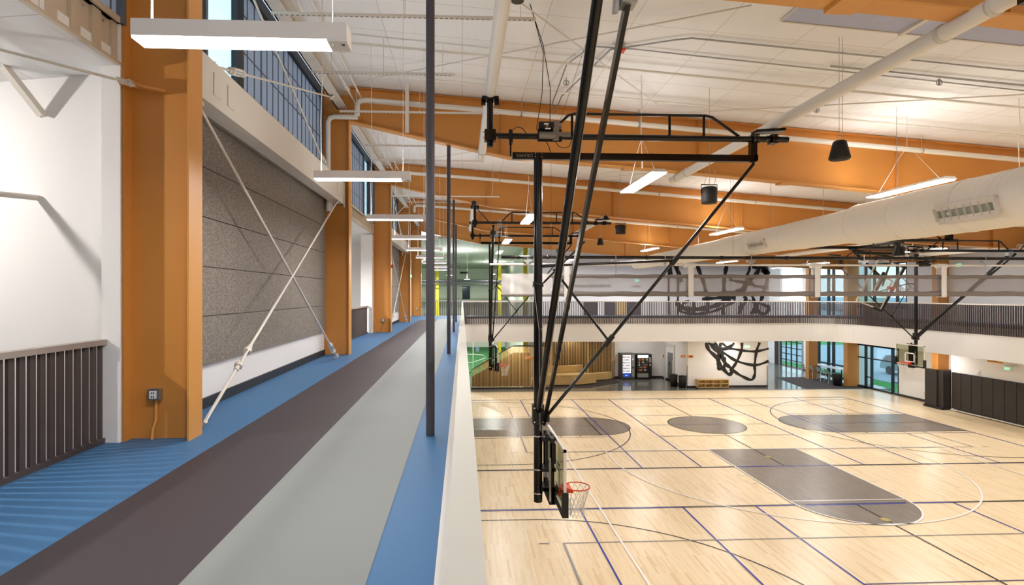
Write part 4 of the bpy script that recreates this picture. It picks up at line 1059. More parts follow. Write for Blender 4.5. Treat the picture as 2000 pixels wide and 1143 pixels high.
for x in (3.52, 7.78, 12.22, 16.75, 21.0):
    mb = MB(); mb.box(x-.1, x+.1, Yc-.13, Yc+.13, 7.42, 7.66) if False else mb.tube((x-.18, Yc, 7.52), (x+.18, Yc, 7.52), .085, 16)
    mb.box(x-.09, x+.09, Yc-.115, Yc-.10, 6.44, 7.5); mb.box(x-.09, x+.09, Yc+.10, Yc+.115, 6.44, 7.5); mb.box(x-.09, x+.09, Yc-.115, Yc+.115, 6.43, 6.445)
    mb.build('lift_strap', 'white_plastic', Cn)
mb = MB(); mb.tube((x0, Yc, 7.79), (x1, Yc, 7.79), .055, 14); 
for x in (3.0, 9.3, 15.2, 20): mb.tube((x, Yc, 7.8), (x, Yc, roofz(x)), .004, 5)
for x in (1.9, 2.9, 6.3, 8.9, 11.2, 14.4): mb.lathe([(.058,-.05),(.068,-.05),(.068,.05),(.058,.05)], (x, Yc, 7.79), 12, axis='x')
mb.build('support_pipe', 'black_steel', Cn)
mb = MB(); mb.tube((.92, Yc, 7.54), (x1, Yc, 7.54), .035, 12); mb.build('roller_tube', 'pipe_white', Cn)
for x in (2.2, 5.2, 6.9, 9.9, 13.9, 18.3):
    mb = MB(); mb.box(x-.012, x+.012, Yc-.08, Yc-.07, 7.66, 7.9, 0)
    mb.box(x-.13, x+.13, Yc-.1, Yc+.02, 7.63, 7.70, 0); mb.box(x-.06, x+.04, Yc-.1, Yc-.05, 7.56, 7.63, 0)
    for j in range(10): mb.lathe([(.012,-.02),(.018,0),(.012,.02)], (x+(.006 if j % 2 else -.006), Yc-.08, 7.22+j*.036), 6)
    mb.build('chain_hanger', 'galv', Cn)
# gearbox at the right
mb = MB(); mb.lathe([(0,-.2),(.09,-.2),(.1,-.1),(.09,0),(.1,.05),(.1,.2),(0,.2)], (16.1, Yc, 7.6), 16, axis='x'); mb.build('drive_motor', 'black_steel', Cn)

# ================================================================ SPEAKERS
def cone_speaker(x, y, z, h, r, lb):
    t = thing('pendant_speaker', lb, 'speaker', (x, y, z), 'black hanging speakers')
    mb = MB(); mb.lathe([(0,.0),(r*.9,0),(r,.02),(r*.62,h*.93),(r*.5,h),(0,h)], (x,y,z), 24); mb.build('cabinet', 'black_matte', t)
    mb = MB(); mb.lathe([(0,-.004),(r*.86,-.004),(r*.86,.006),(0,.006)], (x,y,z), 24); mb.build('grille', 'dark_recess', t)
    mb = MB(); mb.path([(x+.05*math.cos(2*PI*i/12), y, z+h+.05+.05*math.sin(2*PI*i/12)) for i in range(12)], .006, 5, closed=True); mb.tube((x-.01,y,z+h+.1),(x-.01,y,roofz(x)),.004,5); mb.tube((x+.05,y,z+h),(x+.05,y,roofz(x)),.004,5); mb.build('suspension_wire', 'steel', t)
def drum_speaker(x, y, z, h, r, lb):
    t = thing('drum_speaker', lb, 'speaker', (x, y, z), 'black hanging speakers')
    mb = MB(); mb.lathe([(0,.0),(r*.93,0),(r,.03),(r,h*.85),(r*.85,h),(0,h)], (x,y,z), 24); mb.build('cabinet', 'black_matte', t)
    mb = MB(); mb.path([(x-r*1.06,y,z+h*.6),(x-r*1.06,y,z+h*1.15),(x+r*1.06,y,z+h*1.15),(x+r*1.06,y,z+h*.6)], .012, 6); mb.build('yoke', 'black_steel', t)
    mb = MB(); mb.path([(x-r*.7,y,z+h*1.15),(x-r*.4,y,z+h*1.6),(x-r*.6,y,z+h*2.1)], .005, 5); mb.path([(x+r*.7,y,z+h*1.15),(x+r*.9,y,z+h*1.7),(x+r*.6,y,z+h*2.1)], .005, 5)
    mb.tube((x,y,z+h*1.15),(x,y,max(roofz(x), z+h*1.5)),.006,5); mb.build('suspension_wire', 'steel', t)
cone_speaker(6.68, 9.5, 8.93, .33, .175, 'black bell-shaped speaker hanging in front of the large orange girder')
drum_speaker(5.55, 12.2, 8.58, .37, .17, 'black drum speaker right of the glaring lamp, under the girder')
drum_speaker(5.5, 19.0, 8.63, .32, .17, 'smaller drum speaker beside the flat black strut')
cone_speaker(7.05, 28.0, 9.05, .34, .17, 'small bell speaker in the distance between black bars')
drum_speaker(5.4, 30.5, 8.7, .33, .17, 'tiny drum speaker near the second hoop frame')
drum_speaker(16.35, 20.0, 7.98, .33, .19, 'drum speaker above the swung-up hoop on the right')

# ================================================================ PIPES AND CEILING DETAIL
def pipe(name, pts, r, matn, lb, cat='pipe', g=None, n=12):
    mb = MB(); mb.path(pts, r, n); return tag(mb.build(name, matn), lb, cat, g)
for k, lb in ((3, 'white sprinkler main along the large orange girder'), (4, 'white sprinkler main along the second orange girder'), (2, 'white sprinkler main crossing overhead near the skylight'), (5, 'white sprinkler main along the third orange girder')):
    y = FR[k]-.25
    zf_ = lambda x: roofz(x)-.42+.015*x
    pts = [(-2.62, y, 11.0), (-2.62, y, 11.27), (-2.56, y, 11.36), (-2.4, y, 11.38)] + [(x, y, roofz(x)-.40-.006*x*0) for x in (0, 3, 8, 14, 20, 27)]
    t = thing('sprinkler_main', lb, 'pipe', (10, y, roofz(10)-.5), 'white sprinkler mains')
    mb = MB(); mb.path(pts, .065, 14); mb.build('pipe_run', 'pipe_white', t)
    for x in (1.5, 4.5, 8, 12, 16, 21): mb = MB(); mb.lathe([(.068,-.02),(.08,-.02),(.08,.02),(.068,.02)], (x,y,roofz(x)-.40), 12, axis='x'); mb.tube((x,y,roofz(x)-.33),(x,y,roofz(x)),.008,6); mb.build('pipe_hanger', 'steel', t)
# leader pipe down the second column
pipe('leader_pipe', [(-3.35, 14.0, 8.62), (-3.35, 14.0, 10.85), (-3.3, 14.0, 10.95), (-3.2, 14.0, 10.98), (-2.62, 14.0, 10.98)], .06, 'pipe_white', 'white drain pipe turning down the second orange column')
# slotted strut channels hung crosswise
for y, x0, x1, z, lb in ((9.0, -3.05, 1.2, 11.02, 'nearest hanging slotted strut above the first pendant'), (11.35, -3.05, -.15, 11.02, 'second nearest hanging slotted strut'), (13.7, -3.0, .9, 11.0, 'slotted strut in front of the large girder'),
        (18.4, -2.9, .7, 10.95, 'slotted strut beyond the large girder'), (20.9, -2.6, 1.4, 10.2, 'lower slotted strut before the second girder'), (16.6, -2.9, -1.0, 10.95, 'short slotted strut beyond the large girder'), (26.5, -2.9, 1.0, 10.9, 'most distant white slotted strut')):
    t = thing('strut_channel', lb, 'strut', ((x0+x1)/2, y, z), 'slotted struts hung from the roof')
    mb = MB(); mb.box(x0, x1, y-.02, y+.02, z, z+.004); mb.box(x0, x1, y-.022, y-.018, z, z+.045); mb.box(x0, x1, y+.018, y+.022, z, z+.045); mb.build('channel', 'white_steel', t)
    mb = MB(); x = x0+.05
    while x < x1-.05: mb.box(x, x+.045, y-.007, y+.007, z-.003, z+.002); x += .085
    o_ = mb.build('slots', 'dark_recess', t); o_['kind'] = 'stuff'
    for x in (x0+.4, (x0+x1)/2, x1-.25): mb = MB(); mb.tube((x,y,z),(x,y,roofz(x)),.006,5); mb.build('threaded_rod', 'white_steel', t)
mb = MB(); mb.bar((-1.35, 13.6, 10.5), (-1.35, 13.6, 11.72), .05, .09); tag(mb.build('sway_brace', 'white_steel'), 'vertical white slotted bracket in front of the large girder', 'bracket')
# conduits down the eave side
for x, z, lb in ((-2.75, 11.45, 'inner white conduit following the eave channel'), (-2.55, 11.5, 'outer white conduit following the eave channel')):
    pts = []; y = 4.0
    while y < 38: pts += [(x, y, z), (x, y+3.0, z), (x+.04, y+3.2, z-.1), (x+.04, y+5.6, z-.1), (x, y+5.8, z)]; y += 8.2
    pipe('eave_conduit', pts, .022, 'pipe_white', lb, 'conduit', 'conduits along the eave', 8)
# roof sag rods and conduits on the ceiling
def rz(x, y, d=.06): return (x, y, roofz(x)-d)
for a, b, lb in (((-2.7, 13.4), (4.6, 8.6), 'thin white diagonal rod over the nearest bay, left'), ((4.6, 12.9), (-1.5, 6.6), 'thin white diagonal rod crossing it over the nearest bay'),
        ((4.8, 13.6), (16, 8.6), 'thin white diagonal rod over the right part of the nearest bay'), ((-2.7, 21.8), (4.6, 14.9), 'thin white diagonal rod beyond the large girder'), ((4.6, 21.6), (12, 15), 'thin white diagonal rod behind the large girder, right')):
    pipe('sag_rod', [rz(*a, .22), rz(*b, .12)], .014, 'white_steel', lb, 'rod', 'diagonal rods under the roof', 6)
pipe('ceiling_conduit', [rz(2.35, 14.0, .3), rz(2.4, 13.3, .1), rz(2.9, 10.7), rz(3.1, 10.6), (3.5, 10.35, roofz(3.5)-.06), rz(3.9, 10.1), rz(4.2, 9.95), rz(14, 9.95)], .016, 'galv', 'grey conduit bending across the ceiling toward the right', 'conduit', 'ceiling conduits', 8)
pipe('ceiling_conduit', [rz(2.2, 14.0, .3), rz(2.2, 11.6), rz(2.5, 10.65), rz(3.3, 10.6), rz(16, 10.8)], .014, 'galv', 'grey conduit running right from the red-bottomed box', 'conduit', 'ceiling conduits', 8)
pipe('ceiling_conduit', [rz(7.2, 10.5), rz(7.25, 10.5), rz(15, 10.5)], .02, 'galv', 'short parallel conduit beside the diagonal tube, upper right', 'conduit', 'ceiling conduits', 8)
for y in (11.3, 12.9): pipe('ceiling_pipe', [rz(-2.5, y, .16), rz(22, y, .16)], .028, 'pipe_white', 'thin white branch pipe under the roof, %s the speaker wire' % ('before' if y < 12 else 'behind'), 'pipe', 'branch pipes under the roof', 8)
j = thing('junction_box', 'small white ceiling box with a red underside', 'junction box', (3.05, 10.55, roofz(3)-.16))
mb = MB(); mb.box(2.98, 3.12, 10.48, 10.62, roofz(3)-.12, roofz(3)-.02); mb.build('box', 'galv', j); mb = MB(); mb.box(2.97, 3.13, 10.47, 10.63, roofz(3)-.16, roofz(3)-.12); mb.build('red_cover', 'rim_red', j)
# sprinkler heads / eyelets on the ceiling
for i, (x, y, lb) in enumerate(((2.35, 12.4, 'between the black struts'), (8.3, 12.6, 'right of the diagonal tube clamp'), (9.5, 10.6, 'below the skylight'), (15.0, 13.2, 'near the right edge'), (9.6, 8.2, 'beside the skylight'))):
    mb = MB(); z = roofz(x)-.12
    mb.path([(x+.06*math.cos(2*PI*k/12), y, z+.06*math.sin(2*PI*k/12)) for k in range(12)], .01, 6, closed=True); mb.tube((x,y,z+.06),(x,y,z+.12),.008,6); mb.tube((x,y,z-.05),(x,y,z+.05),.02,8)
    tag(mb.build('ceiling_sprinkler', 'galv'), 'small metal sprinkler head on the white ceiling %s' % lb, 'sprinkler', 'sprinkler heads')
# hanging cords
for x, y, z1, lb in ((3.9, 11.9, 9.3, 'white cord down to the glaring twin lamp'), (11.8, 11.2, 8.9, 'long cord hanging before the girder on the right'), (14.0, 12.8, 9.2, 'white rod hanging right of the long cord')):
    pipe('hanging_cord', [(x, y, roofz(x)), (x+.02, y, roofz(x)-.7), (x-.01, y, (roofz(x)+z1)/2), (x+.02, y, z1)], .009, 'white_plastic', lb, 'cord', 'white cords hanging from the roof', 6)
# camera on the girder and red strobe on columns
mb = MB(); mb.box(-2.87, -2.79, 22.5, 22.58, 7.6, 7.72); 
tag(mb.build('fire_strobe', 'red_box'), 'small red strobe box on the third orange column', 'alarm')
mb = MB(); mb.box(-2.87, -2.80, 30.72, 30.87, 7.45, 7.6); tag(mb.build('exit_sign', 'exit_green'), 'tiny lit green exit sign on the fourth left column', 'sign')
mb = MB(); mb.lathe([(0,0),(.07,0),(.07,.1),(0,.1)], (-5.3, 17.2, 7.8), 12); mb.box(-5.45, -5.15, 17.1, 17.3, 7.85, 7.95); mb.tube((-5.3,17.2,7.9),(-5.3,17.2,8.74),.01,6)
tag(mb.build('room_projector', 'black_matte'), 'small black device hanging in the white room beyond the second column', 'projector')
# ================================================================ FAR END, GROUND LEVEL
# slatted timber guard of the ramp (top climbs to the right)
F = thing('slatted_guard', 'light timber slatted guard with sloping top at the far left of the court', 'fence', (3.5, 38.1, 0), 'timber slat screens')
def ztop(x): return 1.30+(2.92-1.30)*min(1, max(0, (x-.63)/(3.42-.63)))
x = .63
while x < 6.2:
    mb = MB(); mb.box(x, x+.045, 38.02, 38.08, .06, ztop(x)-.02); mb.build('slat', 'wood_slat', F); x += .0885 if False else .0968
mb = MB()
mb.bar((.6, 38.05, 1.30), (3.42, 38.05, 2.93), .05, .05); mb.bar((3.42, 38.05, 2.93), (6.2, 38.05, 2.93), .05, .05); mb.box(.6, 6.2, 38.0, 38.1, 0, .08)
mb.path([(.3, 38.3, .95), (3.3, 38.3, 2.85), (3.6, 38.3, 2.95), (4.8, 38.3, 2.95)], .02, 8)
mb.build('frame_rail', 'dark_recess', F)
mb = MB(); mb.prism([(.7, .05), (4.8, .05), (4.8, 2.4), (3.6, 2.4), (.7, .75)], lambda u, v, t: (u, t, v), 38.75, 38.8); mb.build('gap_shade_panel', 'dark_recess', F)  # dark sheet painted as the shade in the gaps between slats
mb = MB(); mb.box(4.35, 4.9, 37.98, 38.01, 2.03, 2.22, 0); sg = tag(mb.build('track_sign', 'sign_orange'), 'orange sign reading TRACK on the timber slats', 'sign')
mb = text_mb('TRACK', .17, lambda u, v, q: (4.38+u, 37.975-q, 2.065+v), 0, .004); mb.build('lettering', 'sign_ink', sg, origin=None)
# timber slat wall behind the benches
a0 = Vector((5.95, 40.2)); a1 = Vector((11.85, 42.55)); W2 = thing('slatted_wall', 'tall timber slat wall behind the tiered plywood benches', 'fence', (8.9, 41.4, 0), 'timber slat screens')
L2 = (a1-a0).length; tt = (a1-a0)/L2; nn = Vector((tt.y, -tt.x)); q = 0
while q < L2:
    p = a0+tt*q; mb = MB(); w2 = .055 if abs(q-L2*.6) > .08 else .14
    c = [p, p+tt*w2, p+tt*w2+nn*-.03, p+nn*-.03]; c = c[::-1]
    mb.add([(v.x, v.y, .05) for v in c]+[(v.x, v.y, 3.88) for v in c], [(0,3,2,1),(4,5,6,7),(0,1,5,4),(1,2,6,5),(2,3,7,6),(3,0,4,7)]); mb.build('slat', 'wood_slat', W2); q += .14
mb = MB(); b0 = a0-nn*.14; b1 = a1-nn*.14; mb.add([(b0.x,b0.y,0),(b1.x,b1.y,0),(b1.x,b1.y,3.88),(b0.x,b0.y,3.88),(b0.x-nn.x*.05,b0.y-nn.y*.05,0),(b1.x-nn.x*.05,b1.y-nn.y*.05,0),(b1.x-nn.x*.05,b1.y-nn.y*.05,3.88),(b0.x-nn.x*.05,b0.y-nn.y*.05,3.88)],
    [(0,1,2,3),(7,6,5,4),(0,4,5,1),(3,2,6,7),(0,3,7,4),(1,5,6,2)]); mb.build('backing', 'dark_recess', W2)
# plywood benches (tiered)
def bench(poly, z0, z1, lb, notch=None):
    t = thing('plywood_bench', lb, 'bench', (poly[0][0], poly[0][1], z0), 'tiered plywood benches')
    mb = MB(); mb.prism(poly, lambda u, v, h: (u, v, h), z0+.06, z1); mb.build('seat_block', 'wood_ply', t)
    cx_ = sum(p[0] for p in poly)/len(poly); cy_ = sum(p[1] for p in poly)/len(poly)
    mb = MB(); mb.prism([((p[0]-cx_)*.96+cx_, (p[1]-cy_)*.96+cy_) for p in poly], lambda u, v, h: (u, v, h), z0, z0+.06); mb.build('plinth', 'dark_recess', t)
    if notch:
        mb = MB(); x, y, w_, z = notch; mb.box(x, x+w_, y-.02, y+.02, z-.12, z, 0); mb.box(x+.03, x+w_-.03, y-.03, y-.02, z-.09, z-.0, 1); mb.build('step_recess', ['wood_ply', 'wood_slat'], t)
bench([(4.9, 38.3), (5.7, 38.3), (5.85, 38.9), (5.85, 39.6), (4.9, 39.6)], 0, .52, 'front left corner block of the plywood benches')
bench([(5.9, 39.0), (8.35, 39.2), (9.75, 39.9), (9.75, 40.2), (8.3, 40.3), (5.9, 40.0)], 0, .75, 'middle plywood bench with a step recess', (7.0, 39.1, .8, .72))
bench([(5.9, 40.05), (8.3, 40.4), (9.0, 41.0), (6.3, 40.22)], .0, 1.25, 'tallest plywood bench tier against the slat wall', (6.7, 40.1, .6, 1.2))
bench([(9.1, 40.9), (11.0, 41.5), (11.5, 42.0), (11.4, 42.3), (9.4, 41.4)], 0, .55, 'low plywood bench running to the right end of the slat wall')
# vending machines
V = thing('vending_machine', 'drinks vending machine with white-lit bottles and a blue panel', 'vending machine', (12.6, 42.0, 0), 'vending machines')
x0, x1, y0, y1 = 12.1, 13.15, 41.6, 42.5
mb = MB(); mb.box(x0, x1, y0, y1, .08, 1.98); mb.build('cabinet', 'machine_side', V); mb = MB(); mb.box(x0+.03, x1-.03, y0+.05, y1, 0, .08); mb.build('foot', 'machine_black', V)
mb = MB(); mb.box(x0+.06, x1-.30, y0-.03, y0, .2, 1.92, 0); d_ = mb.build('door', 'machine_black', V)
mb = MB(); mb.box(x0+.1, x1-.33, y0-.04, y0-.03, .5, 1.88); mb.build('lit_window', 'vend_white', d_)
mb = MB(); mb.box(x0+.12, x1-.37, y0-.045, y0-.03, .22, .52); mb.build('brand_panel', 'blue_panel', d_)
mb = MB(); mb.add([(x0+.3+.02*k, y0-.05, .33+.05*math.sin(k*1.1)+.02) for k in range(8)]+[(x0+.3+.02*k, y0-.05, .30) for k in range(8)], [(k, k+1, k+9, k+8) for k in range(7)]); mb.build('panel_emblem', 'vend_white', d_)
cols = ['C9412B', '23324F', 'E3A23B', '3A6B4A', '5A2A1E', '8899AA', 'D8D8D8']
for i, c in enumerate(cols): mat('pack_%d' % i, c, .4)
for r_ in range(6):
    mb = MB()
    for c in range(8):
        xx = x0+.14+c*.068; z = .6+r_*.215
        mb.lathe([(.022,0),(.024,.09),(.012,.12),(.012,.145),(0,.145)], (xx, y0-.06, z), 6, mi=(c*3+r_*5) % 7)
    mb.build('bottle_row', ['pack_%d' % i for i in range(7)], d_)
mb = MB(); mb.box(x1-.26, x1-.06, y0-.03, y0, .25, 1.9, 0); mb.box(x1-.22, x1-.1, y0-.035, y0-.03, 1.5, 1.62, 1); mb.box(x1-.22, x1-.1, y0-.035, y0-.03, .85, 1.0, 2); mb.box(x1-.2, x1-.12, y0-.035, y0-.03, .45, .5, 2)
mb.build('payment_panel', ['stool_grey', 'white_plastic', 'black_matte'], V)
V = thing('vending_machine', 'black snack vending machine right of the white-lit drinks machine', 'vending machine', (13.9, 42.0, 0), 'vending machines')
x0, x1 = 13.3, 14.45
mb = MB(); mb.box(x0, x1, y0, y1, .08, 1.93); mb.build('cabinet', 'machine_black', V); mb = MB(); mb.box(x0+.03, x1-.03, y0+.05, y1, 0, .08); mb.build('foot', 'machine_black', V)
mb = MB(); mb.box(x0+.05, x1-.28, y0-.02, y0, .55, 1.88, 0); mb.box(x0+.06, x1-.28, y0-.025, y0-.02, 1.66, 1.86, 1); mb.box(x0+.05, x1-.28, y0-.03, y0, .18, .48, 2); d_ = mb.build('door', ['dark_recess', 'vend_white', 'stool_grey'], V)
for r_ in range(5):
    mb = MB()
    for c in range(5):
        xx = x0+.12+c*.15; z = .68+r_*.195; mb.box(xx, xx+.10, y0-.05, y0-.02, z, z+.12, (c*2+r_*3) % 7)
    mb.build('snack_row', ['pack_%d' % i for i in range(7)], d_)
mb = MB(); mb.box(x1-.22, x1-.05, y0-.03, y0, 1.3, 1.7, 0); mb.box(x1-.18, x1-.1, y0-.035, y0-.03, 1.05, 1.2, 1); mb.build('keypad', ['stool_grey', 'white_plastic'], V)
# small wall items
def plate(name, x0, x1, y, z0, z1, m_, lb, cat, th=.03, g=None):
    mb = MB(); mb.box(x0, x1, y-th, y, z0, z1); return tag(mb.build(name, m_), lb, cat, g)
plate('wall_plaque', 11.95-.35+.0, 11.95-.1, 42.5, 1.35, 1.5, 'sign_orange', 'small orange plaque left of the drinks machine', 'sign')
plate('wall_sounder', 12.1, 12.3, 42.6, 2.5, 2.68, 'white_plastic', 'square white box on the wall above the drinks machine', 'wall box')
plate('wall_outlet', 15.0, 15.1, 42.6, .55, .68, 'white_plastic', 'wall outlet right of the snack machine', 'outlet')
mb = MB(); mb.lathe([(.0,-.02),(.05,-.02),(.05,.0)], (13.6, 42.59, 2.6), 12, axis='y'); tag(mb.build('wall_sensor', 'white_plastic'), 'left round sensor above the snack machine', 'sensor')
mb = MB(); mb.lathe([(.0,-.02),(.05,-.02),(.05,.0)], (13.95, 42.59, 2.6), 12, axis='y'); tag(mb.build('wall_sensor', 'white_plastic'), 'right round sensor above the snack machine', 'sensor')
mb = MB(); mb.box(15.53, 15.6, 41.95, 42.15, 1.62, 1.85); tag(mb.build('fire_alarm', 'red_box'), 'red fire alarm box beside the lift door', 'alarm')
mb = MB(); mb.box(15.28, 15.7, 38.06, 38.08, 2.08, 2.26, 0); o_ = tag(mb.build('corridor_sign', 'sign_orange'), 'orange blade sign sticking out at the corner of the mural wall', 'sign')
mb = MB(); mb.box(15.7, 16.1, 37.88, 37.9, 2.08, 2.26); o_ = tag(mb.build('corridor_sign', 'sign_orange'), 'orange sign flat on the left edge of the mural wall', 'sign')
mb = MB(); mb.box(15.85, 16.0, 37.875, 37.88, 2.12, 2.22); mb.build('lettering', 'sign_ink', o_)
mb = MB(); mb.box(15.66, 15.72, 37.86, 37.95, 0, 1.5); tag(mb.build('corner_guard', 'galv'), 'metal corner guard at the left edge of the mural wall', 'corner guard')
mb = MB(); mb.box(21.36, 21.44, 37.86, 37.95, 0, 1.5); tag(mb.build('corner_guard', 'galv'), 'metal corner guard at the right edge of the mural wall', 'corner guard')
for x, y, lb in ((14.95, 38.5, 'black bin standing half hidden, left of the pair'), (15.33, 37.9, 'black bin in front, right of the pair, by the mural wall')):
    t = thing('litter_bin', lb, 'bin', (x, y, 0), 'black bins by the mural wall')
    mb = MB(); mb.lathe([(0,0),(.24,0),(.27,.78),(.25,.80)], (x,y,0), 20); mb.build('bin_body', 'black_matte', t)
    mb = MB(); mb.lathe([(.27,.78),(.285,.80),(.26,.85),(.12,.86),(.12,.83),(0,.83)], (x,y,0), 20); mb.build('bin_lid', 'black_steel', t)
# cubby bench
S = thing('cubby_shelf', 'low plywood shelf with eight cubby holes against the mural wall', 'shelf', (17.35, 37.7, 0))
x0, x1, y0, y1, z0, z1 = 16.25, 18.45, 37.5, 37.88, .05, .60
mb = MB(); mb.box(x0, x1, y0, y1, z1-.03, z1); mb.box(x0, x1, y0, y1, z0, z0+.03); mb.box(x0, x0+.03, y0, y1, z0, z1); mb.box(x1-.03, x1, y0, y1, z0, z1); mb.box(x0, x1, y1-.01, y1, z0, z1); mb.build('carcass', 'wood_ply', S)
for i in (1, 2, 3): mb = MB(); xx = x0+(x1-x0)*i/4; mb.box(xx-.012, xx+.012, y0+.01, y1, z0+.03, z1-.03); mb.build('divider', 'wood_ply', S)
mb = MB(); mb.box(x0+.03, x1-.03, y0+.01, y1, (z0+z1)/2-.012, (z0+z1)/2+.012); mb.build('shelf_board', 'wood_ply', S)
mb = MB(); mb.box(x0+.03, x1-.03, y0+.04, y1, 0, z0); mb.build('plinth', 'dark_recess', S)

# hand-drawn net mural: strokes in image space of the two wall planes
def stroke(mb, pts, r, fy):
    pts = [Vector((a, b)) for a, b in pts]
    # smooth with catmull-rom
    P_ = [pts[0]]+pts+[pts[-1]]; out_ = []
    for i in range(1, len(P_)-2):
        for k in range(6):
            t = k/6; a, b, c, d = P_[i-1], P_[i], P_[i+1], P_[i+2]
            out_.append(.5*((2*b)+(-a+c)*t+(2*a-5*b+4*c-d)*t*t+(-a+3*b-3*c+d)*t**3))
    out_.append(pts[-1]); rnd = random.Random(len(pts)*7+int(pts[0].x*10))
    L, R_ = [], []
    for i, p in enumerate(out_):
        d = (out_[min(i+1, len(out_)-1)]-out_[max(i-1, 0)]).normalized(); w_ = r*(1+.22*math.sin(i*.9+pts[0].x))
        nrm = Vector((-d.y, d.x))*w_; L.append(p+nrm); R_.append(p-nrm)
    n_ = len(out_); o = [(p.x, fy, p.y) for p in L]+[(p.x, fy, p.y) for p in R_]
    o += [(p.x, fy+.012, p.y) for p in L]+[(p.x, fy+.012, p.y) for p in R_]
    fs_ = []
    for i in range(n_-1): fs_ += [(i, i+1, n_+i+1, n_+i), (i, 2*n_+i, 2*n_+i+1, i+1), (n_+i, n_+i+1, 3*n_+i+1, 3*n_+i)]
    mb.add(o, fs_)
def wall_xz(px, py, Y):
    u = (px-953)/1080; v = (574-py)/1080; t = Y/(math.cos(TH)-u*math.sin(TH))
    return (t*(math.sin(TH)+u*math.cos(TH)), EYE+v*t)
def ZL(pts): return [wall_xz(1290+a/4.083, 490+b/4.083, 37.9) for a, b in pts]
def ZU(pts): return [wall_xz(1290+a/4.083, 490+b/4.083, 40.3) for a, b in pts]
mu = MB()
for w_, s_ in ((.13, [(362,725),(385,790),(440,845),(470,900),(500,940),(545,985),(575,960),(560,935),(520,900),(505,850)]), (.12, [(430,720),(455,780),(470,850),(460,900),(465,940),(500,935),(510,890),(480,840),(450,780),(400,745)]),
        (.10, [(480,725),(475,790),(500,850),(515,900)]), (.09, [(380,735),(460,775),(560,780),(650,795),(760,802),(862,780)]), (.10, [(430,770),(520,825),(610,880),(750,912),(862,880)]),
        (.10, [(648,720),(645,790),(610,880),(570,940),(555,960)]), (.10, [(790,720),(765,800),(750,912),(752,980),(725,1028),(650,1000),(580,955),(520,900)]), (.07, [(585,720),(560,770),(500,790),(470,770)]),
        (.07, [(490,735),(530,765),(570,750)]), (.08, [(470,800),(450,860),(455,880)]), (.07, [(390,740),(440,800),(500,830)])):
    s2 = [(a, max(b, 733)) for a, b in s_]; fy_ = globals().get('fy_', 0)+.0015; stroke(mu, ZL(s2), w_*.9, 37.888-fy_)
tag(mu.build('wall_drawing', 'mural_black'), 'black brush drawing of a hoop net on the lower white wall', 'mural', 'net drawing on the far walls')
mu = MB()
for w_, s_ in ((.13, [(108,112),(150,190),(165,250)]), (.12, [(80,112),(82,190)]), (.13, [(290,112),(320,190),(345,260),(365,350),(380,380)]), (.14, [(540,60),(525,130),(512,200),(505,280),(510,350),(505,400),(500,510)]),
        (.12, [(745,60),(715,140),(690,200),(680,260),(640,310),(590,330)]), (.15, [(860,40),(800,120),(760,190),(700,250),(670,300),(640,340)]), (.22, [(790,90),(830,140),(850,180),(810,150)]), (.10, [(550,230),(610,245),(690,255),(760,280),(860,300)]),
        (.13, [(850,190),(850,240),(830,300),(810,370),(800,400)]), (.12, [(690,180),(720,250),(760,290)]), (.12, [(330,385),(430,378),(520,370),(600,378)]), (.17, [(130,395),(150,440),(220,465),(330,462),(430,440),(500,405),(560,395)]),
        (.10, [(140,420),(160,480),(230,500),(330,500),(430,480),(520,440),(600,400)]), (.10, [(230,400),(180,420),(180,450),(210,465)]), (.12, [(375,400),(375,500)]), (.10, [(640,400),(635,450),(620,505)]), (.12, [(660,365),(680,385),(640,470),(625,505)]),
        (.11, [(730,360),(745,400),(770,500)]), (.11, [(800,400),(760,440),(740,500)]), (.10, [(700,400),(760,415),(820,430),(860,460)]), (.12, [(720,505),(760,450),(800,500),(850,490),(860,430)]), (.10, [(265,400),(262,505)]),
        (.10, [(700,110),(760,135),(830,130)])):
    fy_ += .0015; stroke(mu, ZU(s_), w_, 40.30-fy_*.6)
tag(mu.build('wall_drawing', 'mural_black'), 'black brush drawing of a hoop net on the upper wall behind the railing', 'mural', 'net drawing on the far walls')

